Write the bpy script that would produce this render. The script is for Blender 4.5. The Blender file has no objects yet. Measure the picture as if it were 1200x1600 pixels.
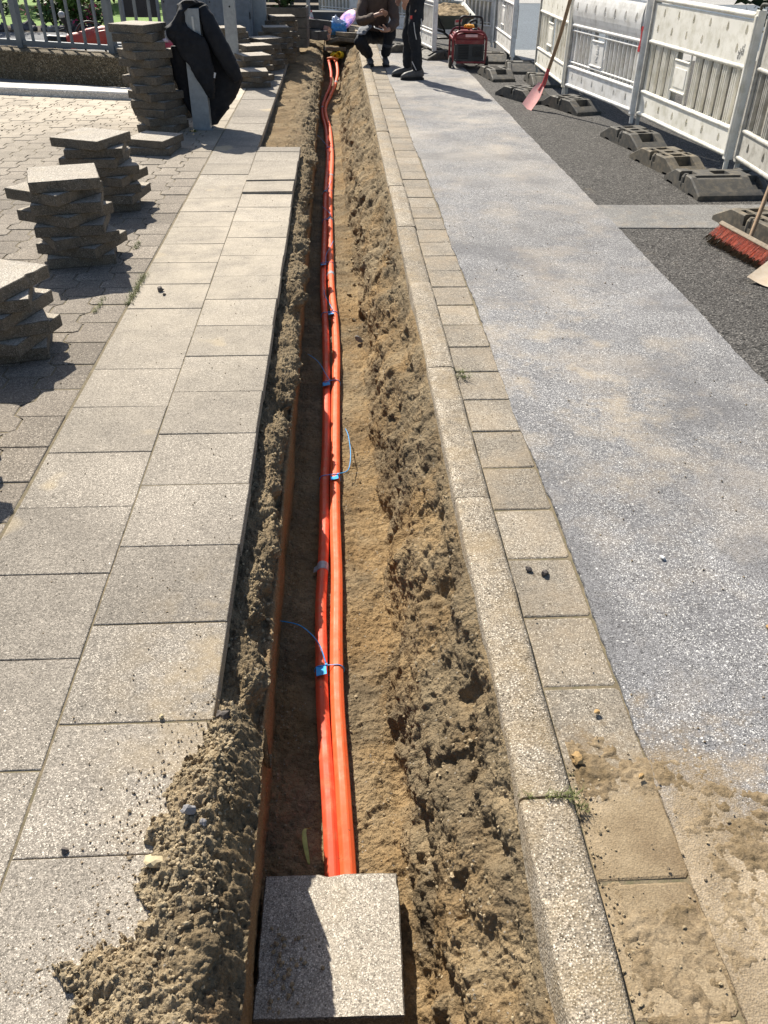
import bpy, bmesh, math, random
import numpy as np
from mathutils import Vector, Matrix, Euler, noise as mnoise
random.seed(7)
S = bpy.context.scene
C = S.collection
PI = math.pi
rad = math.radians

# ------------------------------------------------------------------ camera
def make_camera():
    yaw, pitch, roll, H = rad(3.3), rad(35.3), rad(-0.7), 1.575
    cy, sy, cp, sp = math.cos(yaw), math.sin(yaw), math.cos(pitch), math.sin(pitch)
    fwd = Vector((sy * cp, cy * cp, -sp)); right = Vector((cy, -sy, 0)); down = fwd.cross(right)
    r2 = math.cos(roll) * right + math.sin(roll) * down
    d2 = -math.sin(roll) * right + math.cos(roll) * down
    cam = bpy.data.cameras.new('camera'); o = bpy.data.objects.new('camera', cam); C.objects.link(o)
    m = Matrix((r2, -d2, -fwd)).transposed().to_4x4(); m.translation = (0, 0, H)
    o.matrix_world = m
    cam.sensor_fit = 'VERTICAL'; cam.sensor_height = 36.0; cam.lens = 1280 / 1600 * 36
    cam.clip_start = 0.05; cam.clip_end = 2000
    S.camera = o
make_camera()

# ------------------------------------------------------------------ light
SUN = Vector((0.42, -1.0, -1.0)).normalized()      # the way the light travels
elev = math.asin(-SUN.z); az = math.atan2(-SUN.x, -SUN.y)   # azimuth of the sun, clockwise from +Y
W = bpy.data.worlds.new('World'); S.world = W; W.use_nodes = True
nt = W.node_tree
sky = nt.nodes.new('ShaderNodeTexSky'); sky.sky_type = 'NISHITA'; sky.sun_disc = False
sky.sun_elevation = elev; sky.sun_rotation = az
sky.air_density = 1.0; sky.dust_density = 1.5
bg = nt.nodes['Background']; nt.links.new(sky.outputs[0], bg.inputs[0]); bg.inputs[1].default_value = 0.070
sl = bpy.data.lights.new('sun', 'SUN'); sl.energy = 4.6; sl.angle = rad(0.53); sl.color = (1.0, 0.935, 0.82)
so = bpy.data.objects.new('sun', sl); C.objects.link(so); so.location = (-5, 10, 12)
so.rotation_euler = SUN.to_track_quat('-Z', 'Y').to_euler()
S.view_settings.view_transform = 'Standard'; S.view_settings.look = 'None'
S.view_settings.exposure = 0.88; S.view_settings.gamma = 1.0
S.render.engine = 'CYCLES'

# ------------------------------------------------------------------ material helper
class Mat:
    def __init__(s, name, rough=0.8, metal=0.0, spec=0.3):
        s.m = bpy.data.materials.new(name); s.m.use_nodes = True
        s.nt = s.m.node_tree; s.b = s.nt.nodes['Principled BSDF']
        s.b.inputs['Roughness'].default_value = rough; s.b.inputs['Metallic'].default_value = metal
        s.b.inputs['Specular IOR Level'].default_value = spec
        s._co = None
    def n(s, t): return s.nt.nodes.new('ShaderNode' + t)
    def l(s, a, b): s.nt.links.new(a, b)
    def co(s):
        if s._co is None:
            tc = s.n('TexCoord'); oi = s.n('ObjectInfo'); v = s.n('VectorMath'); v.operation = 'SCALE'
            cmb = s.n('CombineXYZ')
            for i in range(3): s.l(oi.outputs['Random'], cmb.inputs[i])
            s.l(cmb.outputs[0], v.inputs[0]); v.inputs['Scale'].default_value = 37.0
            a = s.n('VectorMath'); a.operation = 'ADD'
            s.l(tc.outputs['Object'], a.inputs[0]); s.l(v.outputs[0], a.inputs[1])
            s._co = a.outputs[0]
        return s._co
    def pos(s):
        g = s.n('NewGeometry'); return g.outputs['Position']
    def noise(s, scale, detail=4, rough=0.55, co=None, dist=0.0):
        t = s.n('TexNoise'); s.l(co or s.co(), t.inputs['Vector']); t.inputs['Scale'].default_value = scale
        t.inputs['Detail'].default_value = detail; t.inputs['Roughness'].default_value = rough
        t.inputs['Distortion'].default_value = dist
        return t.outputs['Fac']
    def vor(s, scale, out='Color', feature='F1', co=None, rnd=1.0):
        t = s.n('TexVoronoi'); t.feature = feature; s.l(co or s.co(), t.inputs['Vector'])
        t.inputs['Scale'].default_value = scale; t.inputs['Randomness'].default_value = rnd
        return t.outputs[out]
    def sep(s, c, i=0):
        t = s.n('SeparateColor'); s.l(c, t.inputs[0]); return t.outputs[i]
    def ramp(s, fac, stops, interp='LINEAR'):
        r = s.n('ValToRGB'); s.l(fac, r.inputs[0]); e = r.color_ramp.elements; r.color_ramp.interpolation = interp
        while len(e) < len(stops): e.new(0.5)
        for k, (p, c) in enumerate(stops):
            e[k].position = p
            e[k].color = (c, c, c, 1) if not hasattr(c, '__len__') else (*c, 1)
        return r.outputs[0]
    def mix(s, fac, a, b, mode='MIX'):
        x = s.n('Mix'); x.data_type = 'RGBA'; x.blend_type = mode; x.clamp_factor = True
        for v, i in ((fac, 0), (a, 6), (b, 7)):
            if isinstance(v, (int, float)): x.inputs[i].default_value = v if i == 0 else (v, v, v, 1)
            elif isinstance(v, (tuple, list)): x.inputs[i].default_value = (*v, 1)
            else: s.l(v, x.inputs[i])
        return x.outputs[2]
    def math(s, op, a, b=0.0, clamp=False):
        x = s.n('Math'); x.operation = op; x.use_clamp = clamp
        for v, i in ((a, 0), (b, 1)):
            if isinstance(v, (int, float)): x.inputs[i].default_value = v
            else: s.l(v, x.inputs[i])
        return x.outputs[0]
    def attr(s, name, out='Fac'):
        a = s.n('Attribute'); a.attribute_name = name; return a.outputs[out]
    def rand(s):
        return s.n('ObjectInfo').outputs['Random']
    def near(s, p, r, soft=1.0, sx=1.0, sy=1.0):
        """1 at world point p falling to 0 at distance r"""
        v = s.n('VectorMath'); v.operation = 'SUBTRACT'; s.l(s.pos(), v.inputs[0]); v.inputs[1].default_value = p
        w = s.n('VectorMath'); w.operation = 'MULTIPLY'; s.l(v.outputs[0], w.inputs[0]); w.inputs[1].default_value = (sx, sy, 0)
        le = s.n('VectorMath'); le.operation = 'LENGTH'; s.l(w.outputs[0], le.inputs[0])
        mr = s.n('MapRange'); s.l(le.outputs['Value'], mr.inputs[0])
        mr.inputs[1].default_value = r * (1 - soft); mr.inputs[2].default_value = r; mr.inputs[3].default_value = 1; mr.inputs[4].default_value = 0
        return mr.outputs[0]
    def base(s, c):
        if isinstance(c, (tuple, list)): s.b.inputs['Base Color'].default_value = (*c, 1)
        else: s.l(c, s.b.inputs['Base Color'])
        return s
    def rough(s, f): s.l(f, s.b.inputs['Roughness']); return s
    def bump(s, h, strength=0.5, dist=0.01, prev=None):
        b = s.n('Bump'); b.inputs['Strength'].default_value = strength; b.inputs['Distance'].default_value = dist
        s.l(h, b.inputs['Height'])
        if prev is not None: s.l(prev, b.inputs['Normal'])
        s.l(b.outputs[0], s.b.inputs['Normal']); return b.outputs[0]

def simple(name, col, rough=0.6, metal=0.0, var=0.15, scale=9, spec=0.35, bump=0.0, bscale=60, dirt=None, dirt_amt=0.4):
    m = Mat(name, rough, metal, spec)
    f = m.noise(scale, 5, 0.6)
    lo = tuple(c * (1 - var) for c in col); hi = tuple(min(1, c * (1 + var)) for c in col)
    c = m.ramp(f, [(0.3, lo), (0.7, hi)])
    if dirt:
        g = m.ramp(m.noise(scale * 2.3, 6, 0.65), [(0.45, 0.0), (0.7, dirt_amt)])
        c = m.mix(g, c, dirt)
    m.base(c)
    r = m.ramp(m.noise(scale * 3, 4), [(0.3, max(0, rough - 0.12)), (0.7, min(1, rough + 0.1))]); m.rough(r)
    if bump: m.bump(m.noise(bscale, 4), bump, 0.004)
    return m.m

def aggregate(name, mid, light, dark, cell, p_light=0.16, p_dark=0.16, tintvar=0.12, bump=0.5, attr=None, dust=None, rough=0.88,
              big=1.2, per_obj=0.0, bdist=0.003, dust_th=(0.5, 0.75), dust_amt=0.7, extra=None, coarse=0.0):
    """exposed-aggregate concrete or asphalt: stones of random tone in a binder"""
    m = Mat(name, rough, 0, 0.25)
    fine = m.noise(cell * 1.3, 3, 0.6)
    def layer(c, k, pl, pd, amt):
        cc = m.vor(cell * k, 'Color'); r, g, q = m.sep(cc, 0), m.sep(cc, 1), m.sep(cc, 2); dd = m.ramp(m.vor(cell * k, 'Distance'), [(0.34, 1.0), (0.52, 0.0)])
        tone = m.ramp(r, [(0.0, 0.62), (0.4, 0.92), (0.75, 1.10), (1.0, 1.42)])
        c = m.mix(amt, c, m.mix(1.0, c, tone, 'MULTIPLY'))
        c = m.mix(m.math('MULTIPLY', m.ramp(g, [(pd - 0.02, 0.9), (pd + 0.02, 0.0)]), dd), c, dark)
        return m.mix(m.math('MULTIPLY', m.ramp(q, [(1 - pl - 0.03, 0.0), (1 - pl + 0.02, 1.0)]), dd), c, light)
    c = m.ramp(fine, [(0.3, tuple(x * 0.72 for x in mid)), (0.7, tuple(min(1, x * 1.28) for x in mid))])
    c = layer(c, 0.5, coarse, p_dark * 0.3 + coarse, 0.4)
    c = layer(c, 1.9, p_light * 0.8, p_dark * 0.8, 0.75)
    c = layer(c, 1.0, p_light, p_dark, 0.8)
    bigf = m.ramp(m.noise(big, 6, 0.6), [(0.28, 1 - tintvar * 1.3), (0.72, 1 + tintvar * 0.9)])
    c = m.mix(1.0, c, bigf, 'MULTIPLY')
    med = m.ramp(m.noise(big * 7, 5, 0.65), [(0.3, 1 - tintvar * 0.7), (0.7, 1 + tintvar * 0.6)])
    c = m.mix(1.0, c, med, 'MULTIPLY')
    if attr: c = m.mix(1.0, c, m.ramp(m.attr(attr), [(0, 1 - 0.14), (1, 1 + 0.12)]), 'MULTIPLY')
    if per_obj: c = m.mix(1.0, c, m.ramp(m.rand(), [(0, 1 - per_obj), (1, 1 + per_obj)]), 'MULTIPLY')
    if dust:
        d = m.ramp(m.noise(big * 2.2, 7, 0.68), [(dust_th[0], 0.0), (dust_th[1], dust_amt)])
        c = m.mix(d, c, dust)
    if extra: c = extra(m, c)
    m.base(c)
    h = m.math('ADD', m.vor(cell, 'Distance'), m.math('MULTIPLY', fine, 0.6))
    m.bump(h, bump, bdist)
    return m.m

# ------------------------------------------------------------------ mesh helper
class MB:
    def __init__(s): s.v = []; s.f = []; s.mi = []; s.att = []; s.cur = 0.5
    def add(s, verts, faces, mi=0):
        o = len(s.v); s.v += [tuple(p) for p in verts]; s.att += [s.cur] * len(verts)
        s.f += [tuple(i + o for i in f) for f in faces]; s.mi += [mi] * len(faces); return s
    def box(s, c, d, rot=None, mi=0, taper=1.0):
        hx, hy, hz = d[0] / 2, d[1] / 2, d[2] / 2
        P = [Vector((x * hx * (taper if z > 0 else 1), y * hy * (taper if z > 0 else 1), z * hz)) for z in (-1, 1) for y in (-1, 1) for x in (-1, 1)]
        if rot is not None:
            R = rot if isinstance(rot, Matrix) else Euler(rot).to_matrix()
            P = [R @ p for p in P]
        c = Vector(c); P = [p + c for p in P]
        return s.add(P, [(0, 2, 3, 1), (4, 5, 7, 6), (0, 1, 5, 4), (2, 6, 7, 3), (0, 4, 6, 2), (1, 3, 7, 5)], mi)
    def prism(s, poly, depth, M=None, mi=0):
        """poly in local XY, extruded along +Z by depth, then moved by matrix M"""
        n = len(poly); P = [Vector((x, y, 0)) for x, y in poly] + [Vector((x, y, depth)) for x, y in poly]
        if M is not None: P = [M @ p for p in P]
        F = [tuple(reversed(range(n))), tuple(range(n, 2 * n))] + [(i, (i + 1) % n, n + (i + 1) % n, n + i) for i in range(n)]
        return s.add(P, F, mi)
    def tube(s, pts, r, n=10, mi=0, cap=True, closed=False, flat=1.0, turn=0.0):
        pts = [Vector(p) for p in pts]; m = len(pts)
        rs = r if hasattr(r, '__len__') else [r] * m
        ts = []
        for i in range(m):
            a = pts[(i - 1) % m] if (i > 0 or closed) else pts[i]; b = pts[(i + 1) % m] if (i < m - 1 or closed) else pts[i]
            ts.append((b - a).normalized())
        up = Vector((0, 0, 1)) if abs(ts[0].z) < 0.9 else Vector((1, 0, 0))
        u = ts[0].cross(up).normalized(); V = []
        for i in range(m):
            t = ts[i]; u = (u - t * u.dot(t)).normalized(); w = t.cross(u)
            for k in range(n):
                a = 2 * PI * k / n + turn; V.append(pts[i] + u * (math.cos(a) * rs[i]) + w * (math.sin(a) * rs[i] * flat))
        F = []
        for i in range(m if closed else m - 1):
            j = (i + 1) % m
            for k in range(n):
                k2 = (k + 1) % n; F.append((i * n + k, i * n + k2, j * n + k2, j * n + k))
        if cap and not closed: F += [tuple(reversed(range(n))), tuple(range((m - 1) * n, m * n))]
        return s.add(V, F, mi)
    def lathe(s, prof, c=(0, 0, 0), n=20, mi=0, M=None):
        V = []; F = []; m = len(prof)
        for r, z in prof:
            for k in range(n):
                a = 2 * PI * k / n; V.append(Vector((r * math.cos(a), r * math.sin(a), z)))
        if M is not None: V = [M @ v for v in V]
        V = [v + Vector(c) for v in V]
        for i in range(m - 1):
            for k in range(n):
                k2 = (k + 1) % n; F.append((i * n + k, i * n + k2, (i + 1) * n + k2, (i + 1) * n + k))
        F += [tuple(reversed(range(n))), tuple(range((m - 1) * n, m * n))]
        return s.add(V, F, mi)
    def grid(s, nx, ny, fn, mi=0, closed_x=False):
        V = [fn(i, j) for j in range(ny) for i in range(nx)]; F = []
        for j in range(ny - 1):
            for i in range(nx if closed_x else nx - 1):
                i2 = (i + 1) % nx; F.append((j * nx + i, j * nx + i2, (j + 1) * nx + i2, (j + 1) * nx + i))
        return s.add(V, F, mi)
    def stone(s, poly, zb, zt, bev=0.003, tilt=(0, 0), round_=0.0, mi=0):
        """a paving stone: polygon prism with a chamfered top edge and a slightly tilted top"""
        n = len(poly); cx = sum(p[0] for p in poly) / n; cy = sum(p[1] for p in poly) / n
        def inset(p, d):
            v = Vector((p[0] - cx, p[1] - cy)); L = v.length or 1; k = (L - d * 1.35) / L
            return cx + v.x * k, cy + v.y * k
        zz = lambda x, y: zt + tilt[0] * (x - cx) + tilt[1] * (y - cy)
        V = [(x, y, zb) for x, y in poly] + [(x, y, zz(x, y) - bev * 1.1) for x, y in poly]
        q = [inset(p, bev * 0.45) for p in poly]; V += [(x, y, zz(x, y) - bev * 0.35) for x, y in q]
        q = [inset(p, bev * 1.2) for p in poly]; V += [(x, y, zz(x, y)) for x, y in q]
        F = []
        for a in range(3): F += [(a * n + i, a * n + (i + 1) % n, (a + 1) * n + (i + 1) % n, (a + 1) * n + i) for i in range(n)]
        F.append(tuple(range(3 * n, 4 * n)))
        return s.add(V, F, mi)
    def build(s, name, mats, parent=None, bev=0.0, seg=2, smooth=False, attr=None, autosmooth=None, normals=True):
        me = bpy.data.meshes.new(name); me.from_pydata(s.v, [], s.f)
        if attr:
            a = me.attributes.new(attr, 'FLOAT', 'POINT'); a.data.foreach_set('value', s.att)
        mats = mats if isinstance(mats, (list, tuple)) else [mats]
        for m in mats: me.materials.append(m)
        if len(mats) > 1: me.polygons.foreach_set('material_index', s.mi)
        if bev or normals:
            bm = bmesh.new(); bm.from_mesh(me)
            if normals: bmesh.ops.recalc_face_normals(bm, faces=bm.faces)
            if bev:
                ed = [e for e in bm.edges if len(e.link_faces) == 2 and e.calc_face_angle(0) > rad(28)]
                bmesh.ops.bevel(bm, geom=ed, offset=bev, segments=seg, affect='EDGES', profile=0.6, clamp_overlap=True)
            bm.to_mesh(me); bm.free()
        if smooth:
            me.polygons.foreach_set('use_smooth', [True] * len(me.polygons))
            if autosmooth:
                try: me.set_sharp_from_angle(angle=rad(autosmooth))
                except Exception: pass
        me.update()
        o = bpy.data.objects.new(name, me); C.objects.link(o)
        if parent is not None: o.parent = parent
        return o

def tag(o, label, cat, group=None, kind=None):
    if label: o['label'] = label
    if cat: o['category'] = cat
    if group: o['group'] = group
    if kind: o['kind'] = kind
    return o
def empty(name, loc=(0, 0, 0), rz=0.0):
    o = bpy.data.objects.new(name, None); C.objects.link(o); o.location = loc; o.rotation_euler = (0, 0, rz)
    o.empty_display_size = 0.1
    return o
def struct(o, label=None, cat=None):
    o['kind'] = 'structure'
    if label: o['label'] = label
    if cat: o['category'] = cat
    return o
def copy_tree(o, parent=None):
    c = o.copy(); C.objects.link(c)
    if parent is not None: c.parent = parent
    for ch in list(o.children): copy_tree(ch, c)
    return c
def smoothpath(pts, n=8):
    """Catmull-Rom through points"""
    P = [Vector(p) for p in pts]; out = []
    for i in range(len(P) - 1):
        p0 = P[max(i - 1, 0)]; p1 = P[i]; p2 = P[i + 1]; p3 = P[min(i + 2, len(P) - 1)]
        for k in range(n):
            t = k / n
            out.append(0.5 * ((2 * p1) + (-p0 + p2) * t + (2 * p0 - 5 * p1 + 4 * p2 - p3) * t * t + (-p0 + 3 * p1 - 3 * p2 + p3) * t ** 3))
    out.append(P[-1]); return out

# ------------------------------------------------------------------ numpy noise
def _h(ix, iy, iz, seed):
    n = (ix.astype(np.int64) * 374761393 + iy.astype(np.int64) * 668265263 + iz.astype(np.int64) * 2147483647 + seed * 1274126177) & 0xffffffff
    n = ((n ^ (n >> 13)) * 1274126177) & 0xffffffff
    n = (n ^ (n >> 16)) & 0xffffffff
    n = ((n ^ (n >> 11)) * 2654435761) & 0xffffffff
    return ((n ^ (n >> 15)) & 0xffffff) / float(0xffffff)
def vnoise(p, scale, seed=0):
    q = p * scale; i = np.floor(q).astype(np.int64); f = q - i; f = f * f * f * (f * (f * 6 - 15) + 10)
    r = 0
    for dx in (0, 1):
        for dy in (0, 1):
            for dz in (0, 1):
                w = (f[:, 0] if dx else 1 - f[:, 0]) * (f[:, 1] if dy else 1 - f[:, 1]) * (f[:, 2] if dz else 1 - f[:, 2])
                r = r + w * _h(i[:, 0] + dx, i[:, 1] + dy, i[:, 2] + dz, seed)
    return r * 2 - 1
def fbm(p, scale, oct=4, gain=0.5, seed=0):
    r = 0; a = 1.0
    for k in range(oct): r = r + a * vnoise(p, scale * 2.03 ** k, seed + k * 17); a *= gain
    return r
def worley(p, scale, seed=0):
    """rounded lumps: 1 at a random cell centre, 0 between"""
    q = p * scale; i = np.floor(q).astype(np.int64); best = np.full(len(p), 9.0); rid = np.zeros(len(p))
    for dx in (-1, 0, 1):
        for dy in (-1, 0, 1):
            for dz in (-1, 0, 1):
                a, b, c = i[:, 0] + dx, i[:, 1] + dy, i[:, 2] + dz
                fx = a + _h(a, b, c, seed) - q[:, 0]; fy = b + _h(a, b, c, seed + 1) - q[:, 1]; fz = c + _h(a, b, c, seed + 2) - q[:, 2]
                d = fx * fx + fy * fy + fz * fz; m = d < best
                best = np.where(m, d, best); rid = np.where(m, _h(a, b, c, seed + 3), rid)
    return np.clip(1 - np.sqrt(best), 0, 1), rid
def np_grid_object(name, P, nu, nv, mat, attrs=None, smooth=True):
    """P: (nv*nu,3) array"""
    me = bpy.data.meshes.new(name); nf = (nu - 1) * (nv - 1)
    me.vertices.add(nu * nv); me.vertices.foreach_set('co', P.astype(np.float32).ravel())
    j, i = np.meshgrid(np.arange(nv - 1), np.arange(nu - 1), indexing='ij'); a = (j * nu + i).ravel()
    q = np.stack([a, a + 1, a + nu + 1, a + nu], 1).astype(np.int32)
    me.loops.add(nf * 4); me.loops.foreach_set('vertex_index', q.ravel())
    me.polygons.add(nf); me.polygons.foreach_set('loop_start', np.arange(0, nf * 4, 4, dtype=np.int32))
    me.polygons.foreach_set('loop_total', np.full(nf, 4, dtype=np.int32))
    me.polygons.foreach_set('use_smooth', np.full(nf, smooth))
    me.update(calc_edges=True); me.validate()
    for k, v in (attrs or {}).items():
        at = me.attributes.new(k, 'FLOAT', 'POINT'); at.data.foreach_set('value', v.astype(np.float32))
    me.materials.append(mat)
    o = bpy.data.objects.new(name, me); C.objects.link(o); return o
def lump_mesh(mb, c, r, seed, squash=0.75, rot=None, sub=1):
    """an irregular stone or clod added to mb"""
    bm = bmesh.new(); bmesh.ops.create_icosphere(bm, subdivisions=sub, radius=1.0)
    rnd = random.Random(seed); off = Vector((rnd.random() * 50, rnd.random() * 50, rnd.random() * 50))
    sx, sy = rnd.uniform(0.75, 1.25), rnd.uniform(0.75, 1.25); R = Euler((rnd.uniform(-.5, .5), rnd.uniform(-.5, .5), rnd.uniform(0, 6.28))).to_matrix()
    V = []
    for v in bm.verts:
        d = 1 + 0.55 * mnoise.noise(v.co * 1.4 + off) + 0.35 * mnoise.noise(v.co * 3.1 + off)
        p = v.co * d; p = R @ Vector((p.x * sx, p.y * sy, p.z * squash)); V.append(Vector(c) + p * r)
    mb.add(V, [[v.index for v in f.verts] for f in bm.faces]); bm.free()
# ------------------------------------------------------------------ materials
def _slab_dust(m, c):
    # pale yellowish dust trodden over the slabs along the middle of the run
    d = m.math('MULTIPLY', m.near((-0.60, 5.2, 0), 3.0, 0.8, 1.6, 1.0), m.ramp(m.noise(5.5, 7, 0.7), [(0.3, 0.1), (0.7, 0.68)]))
    c = m.mix(d, c, m.mix(m.noise(260, 3, 0.7), (0.36, 0.30, 0.22), (0.72, 0.64, 0.51)))
    d2 = m.math('MULTIPLY', m.near((-0.33, 1.45, 0), 0.55, 0.85, 1.6, 0.8), m.ramp(m.noise(9, 7, 0.7), [(0.42, 0.0), (0.62, 0.65)]))
    c = m.mix(d2, c, (0.34, 0.265, 0.165))
    sp = m.ramp(m.noise(2.1, 3, 0.5), [(0.67, 0.0), (0.72, 0.55)])
    return m.mix(sp, c, (0.50, 0.40, 0.25))
M_slab = aggregate('slab_concrete', (0.262, 0.232, 0.194), (0.62, 0.56, 0.47), (0.092, 0.080, 0.064), 270, 0.13, 0.13, 0.16, 0.35, attr='tint', extra=_slab_dust, bdist=0.002)
M_stack = aggregate('slab_side_shaded', (0.125, 0.108, 0.085), (0.30, 0.265, 0.22), (0.06, 0.052, 0.042), 250, 0.11, 0.13, 0.16, 0.4, per_obj=0.13, dust=(0.20, 0.16, 0.115), dust_th=(0.5, 0.68), dust_amt=0.6, big=4.0, bdist=0.002)  # slab sides: their shade is put into this darker colour
M_stacktop = aggregate('slab_top_sunlit', (0.37, 0.33, 0.275), (0.72, 0.66, 0.57), (0.12, 0.105, 0.088), 250, 0.13, 0.12, 0.10, 0.35, per_obj=0.07, dust=(0.40, 0.33, 0.23), dust_amt=0.4, big=3.0, bdist=0.002)  # slab tops: sunlight is put into this paler colour
def _paver_far_glare(m, c):
    d = m.math('MULTIPLY', m.ramp(m.pos_y(), [(0.0, 0.0), (1.0, 1.0)]), m.ramp(m.noise(1.7, 6, 0.6), [(0.35, 0.35), (0.65, 0.9)]))  # pale cream toward the back: brightening by grazing sun, put into the colour
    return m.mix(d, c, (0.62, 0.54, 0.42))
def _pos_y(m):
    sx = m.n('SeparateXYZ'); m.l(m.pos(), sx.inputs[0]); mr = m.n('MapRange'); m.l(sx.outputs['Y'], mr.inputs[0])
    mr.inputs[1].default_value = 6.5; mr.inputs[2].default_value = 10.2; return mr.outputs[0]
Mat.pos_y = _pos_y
M_paver = aggregate('paver_concrete', (0.210, 0.180, 0.146), (0.52, 0.46, 0.38), (0.085, 0.072, 0.06), 240, 0.12, 0.13, 0.14, 0.4, attr='tint', extra=_paver_far_glare, bdist=0.002)
M_kerb = aggregate('kerb_concrete', (0.290, 0.246, 0.188), (0.68, 0.61, 0.50), (0.070, 0.056, 0.040), 200, 0.22, 0.22, 0.16, 0.6, attr='tint', dust=(0.30, 0.225, 0.13), dust_th=(0.46, 0.66), dust_amt=0.6, bdist=0.003, big=2.4)
def _gut(m, c):
    film = m.ramp(m.math('ADD', m.near((0.66, 0.78, 0), 0.85, 1.0, 1.15, 1.2), m.math('MULTIPLY', m.math('SUBTRACT', m.noise(8, 9, 0.76), 0.5), 1.3)), [(0.24, 0.0), (0.50, 0.92)])
    grain = m.ramp(m.noise(170, 4, 0.75), [(0.3, 0.62), (0.7, 1.3)])
    sc = m.mix(1.0, m.ramp(m.noise(5, 7, 0.68), [(0.36, (0.185, 0.132, 0.075)), (0.52, (0.26, 0.196, 0.118)), (0.66, (0.36, 0.28, 0.18))]), grain, 'MULTIPLY')
    return m.mix(film, c, sc)
M_gutter = aggregate('gutter_concrete', (0.258, 0.226, 0.182), (0.62, 0.56, 0.46), (0.085, 0.066, 0.044), 230, 0.12, 0.15, 0.14, 0.35, attr='tint', dust=(0.35, 0.275, 0.185), dust_th=(0.42, 0.68), dust_amt=0.55, bdist=0.003, extra=_gut, big=2.0)
def _strip(m, c):
    film = m.ramp(m.math('ADD', m.near((0.80, 0.80, 0), 0.95, 1.0, 1.75, 1.30), m.math('MULTIPLY', m.math('SUBTRACT', m.noise(7, 9, 0.76), 0.5), 1.5)), [(0.26, 0.0), (0.62, 0.86)])
    grain = m.ramp(m.noise(170, 4, 0.75), [(0.3, 0.62), (0.7, 1.3)])
    sc = m.mix(1.0, m.ramp(m.noise(4.5, 7, 0.68), [(0.36, (0.20, 0.145, 0.082)), (0.5, (0.29, 0.22, 0.135)), (0.64, (0.41, 0.32, 0.21))]), grain, 'MULTIPLY')
    c = m.mix(film, c, sc)
    d = m.math('MULTIPLY', m.near((1.05, 3.3, 0), 1.3, 0.9, 1.6, 0.8), m.ramp(m.noise(4.2, 7, 0.7), [(0.50, 0.0), (0.68, 0.55)]))
    c = m.mix(d, c, (0.50, 0.41, 0.29))
    d = m.math('MULTIPLY', m.near((1.0, 10.5, 0), 5.5, 0.7, 1.6, 1.0), m.ramp(m.noise(1.6, 7, 0.7), [(0.42, 0.0), (0.66, 0.5)]))
    c = m.mix(d, c, (0.50, 0.45, 0.38))
    sp = m.ramp(m.noise(8.5, 5, 0.6), [(0.70, 0.0), (0.78, 0.6)])
    return m.mix(sp, c, (0.52, 0.34, 0.15))
M_strip = aggregate('grey_asphalt', (0.190, 0.187, 0.190), (0.60, 0.59, 0.565), (0.062, 0.060, 0.062), 235, 0.14, 0.17, 0.12, 0.5, dust=(0.47, 0.39, 0.29), dust_th=(0.50, 0.78), dust_amt=0.42, big=0.9, extra=_strip, bdist=0.003, coarse=0.022)
M_dark = aggregate('dark_asphalt', (0.084, 0.079, 0.073), (0.21, 0.198, 0.18), (0.013, 0.012, 0.011), 85, 0.14, 0.38, 0.12, 1.0, dust=(0.20, 0.16, 0.11), dust_th=(0.62, 0.8), dust_amt=0.5, big=1.3, bdist=0.006)
M_patch = aggregate('trench_patch_concrete', (0.20, 0.195, 0.185), (0.33, 0.32, 0.31), (0.12, 0.115, 0.11), 180, 0.1, 0.15, 0.12, 0.3, dust=(0.30, 0.25, 0.19), big=2)
M_far = aggregate('sky_tinted_asphalt', (0.125, 0.150, 0.175), (0.19, 0.215, 0.235), (0.08, 0.095, 0.11), 90, 0.1, 0.2, 0.08, 0.3, big=0.4)  # blue tint is sky reflection painted into the asphalt colour
M_pale = aggregate('pale_concrete', (0.36, 0.35, 0.33), (0.46, 0.44, 0.42), (0.36, 0.35, 0.33), 120, 0.1, 0.15, 0.08, 0.2, big=1.0)
M_white_conc = aggregate('white_concrete', (0.62, 0.59, 0.54), (0.72, 0.70, 0.65), (0.42, 0.39, 0.35), 140, 0.1, 0.1, 0.08, 0.2, big=1.2)

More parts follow.
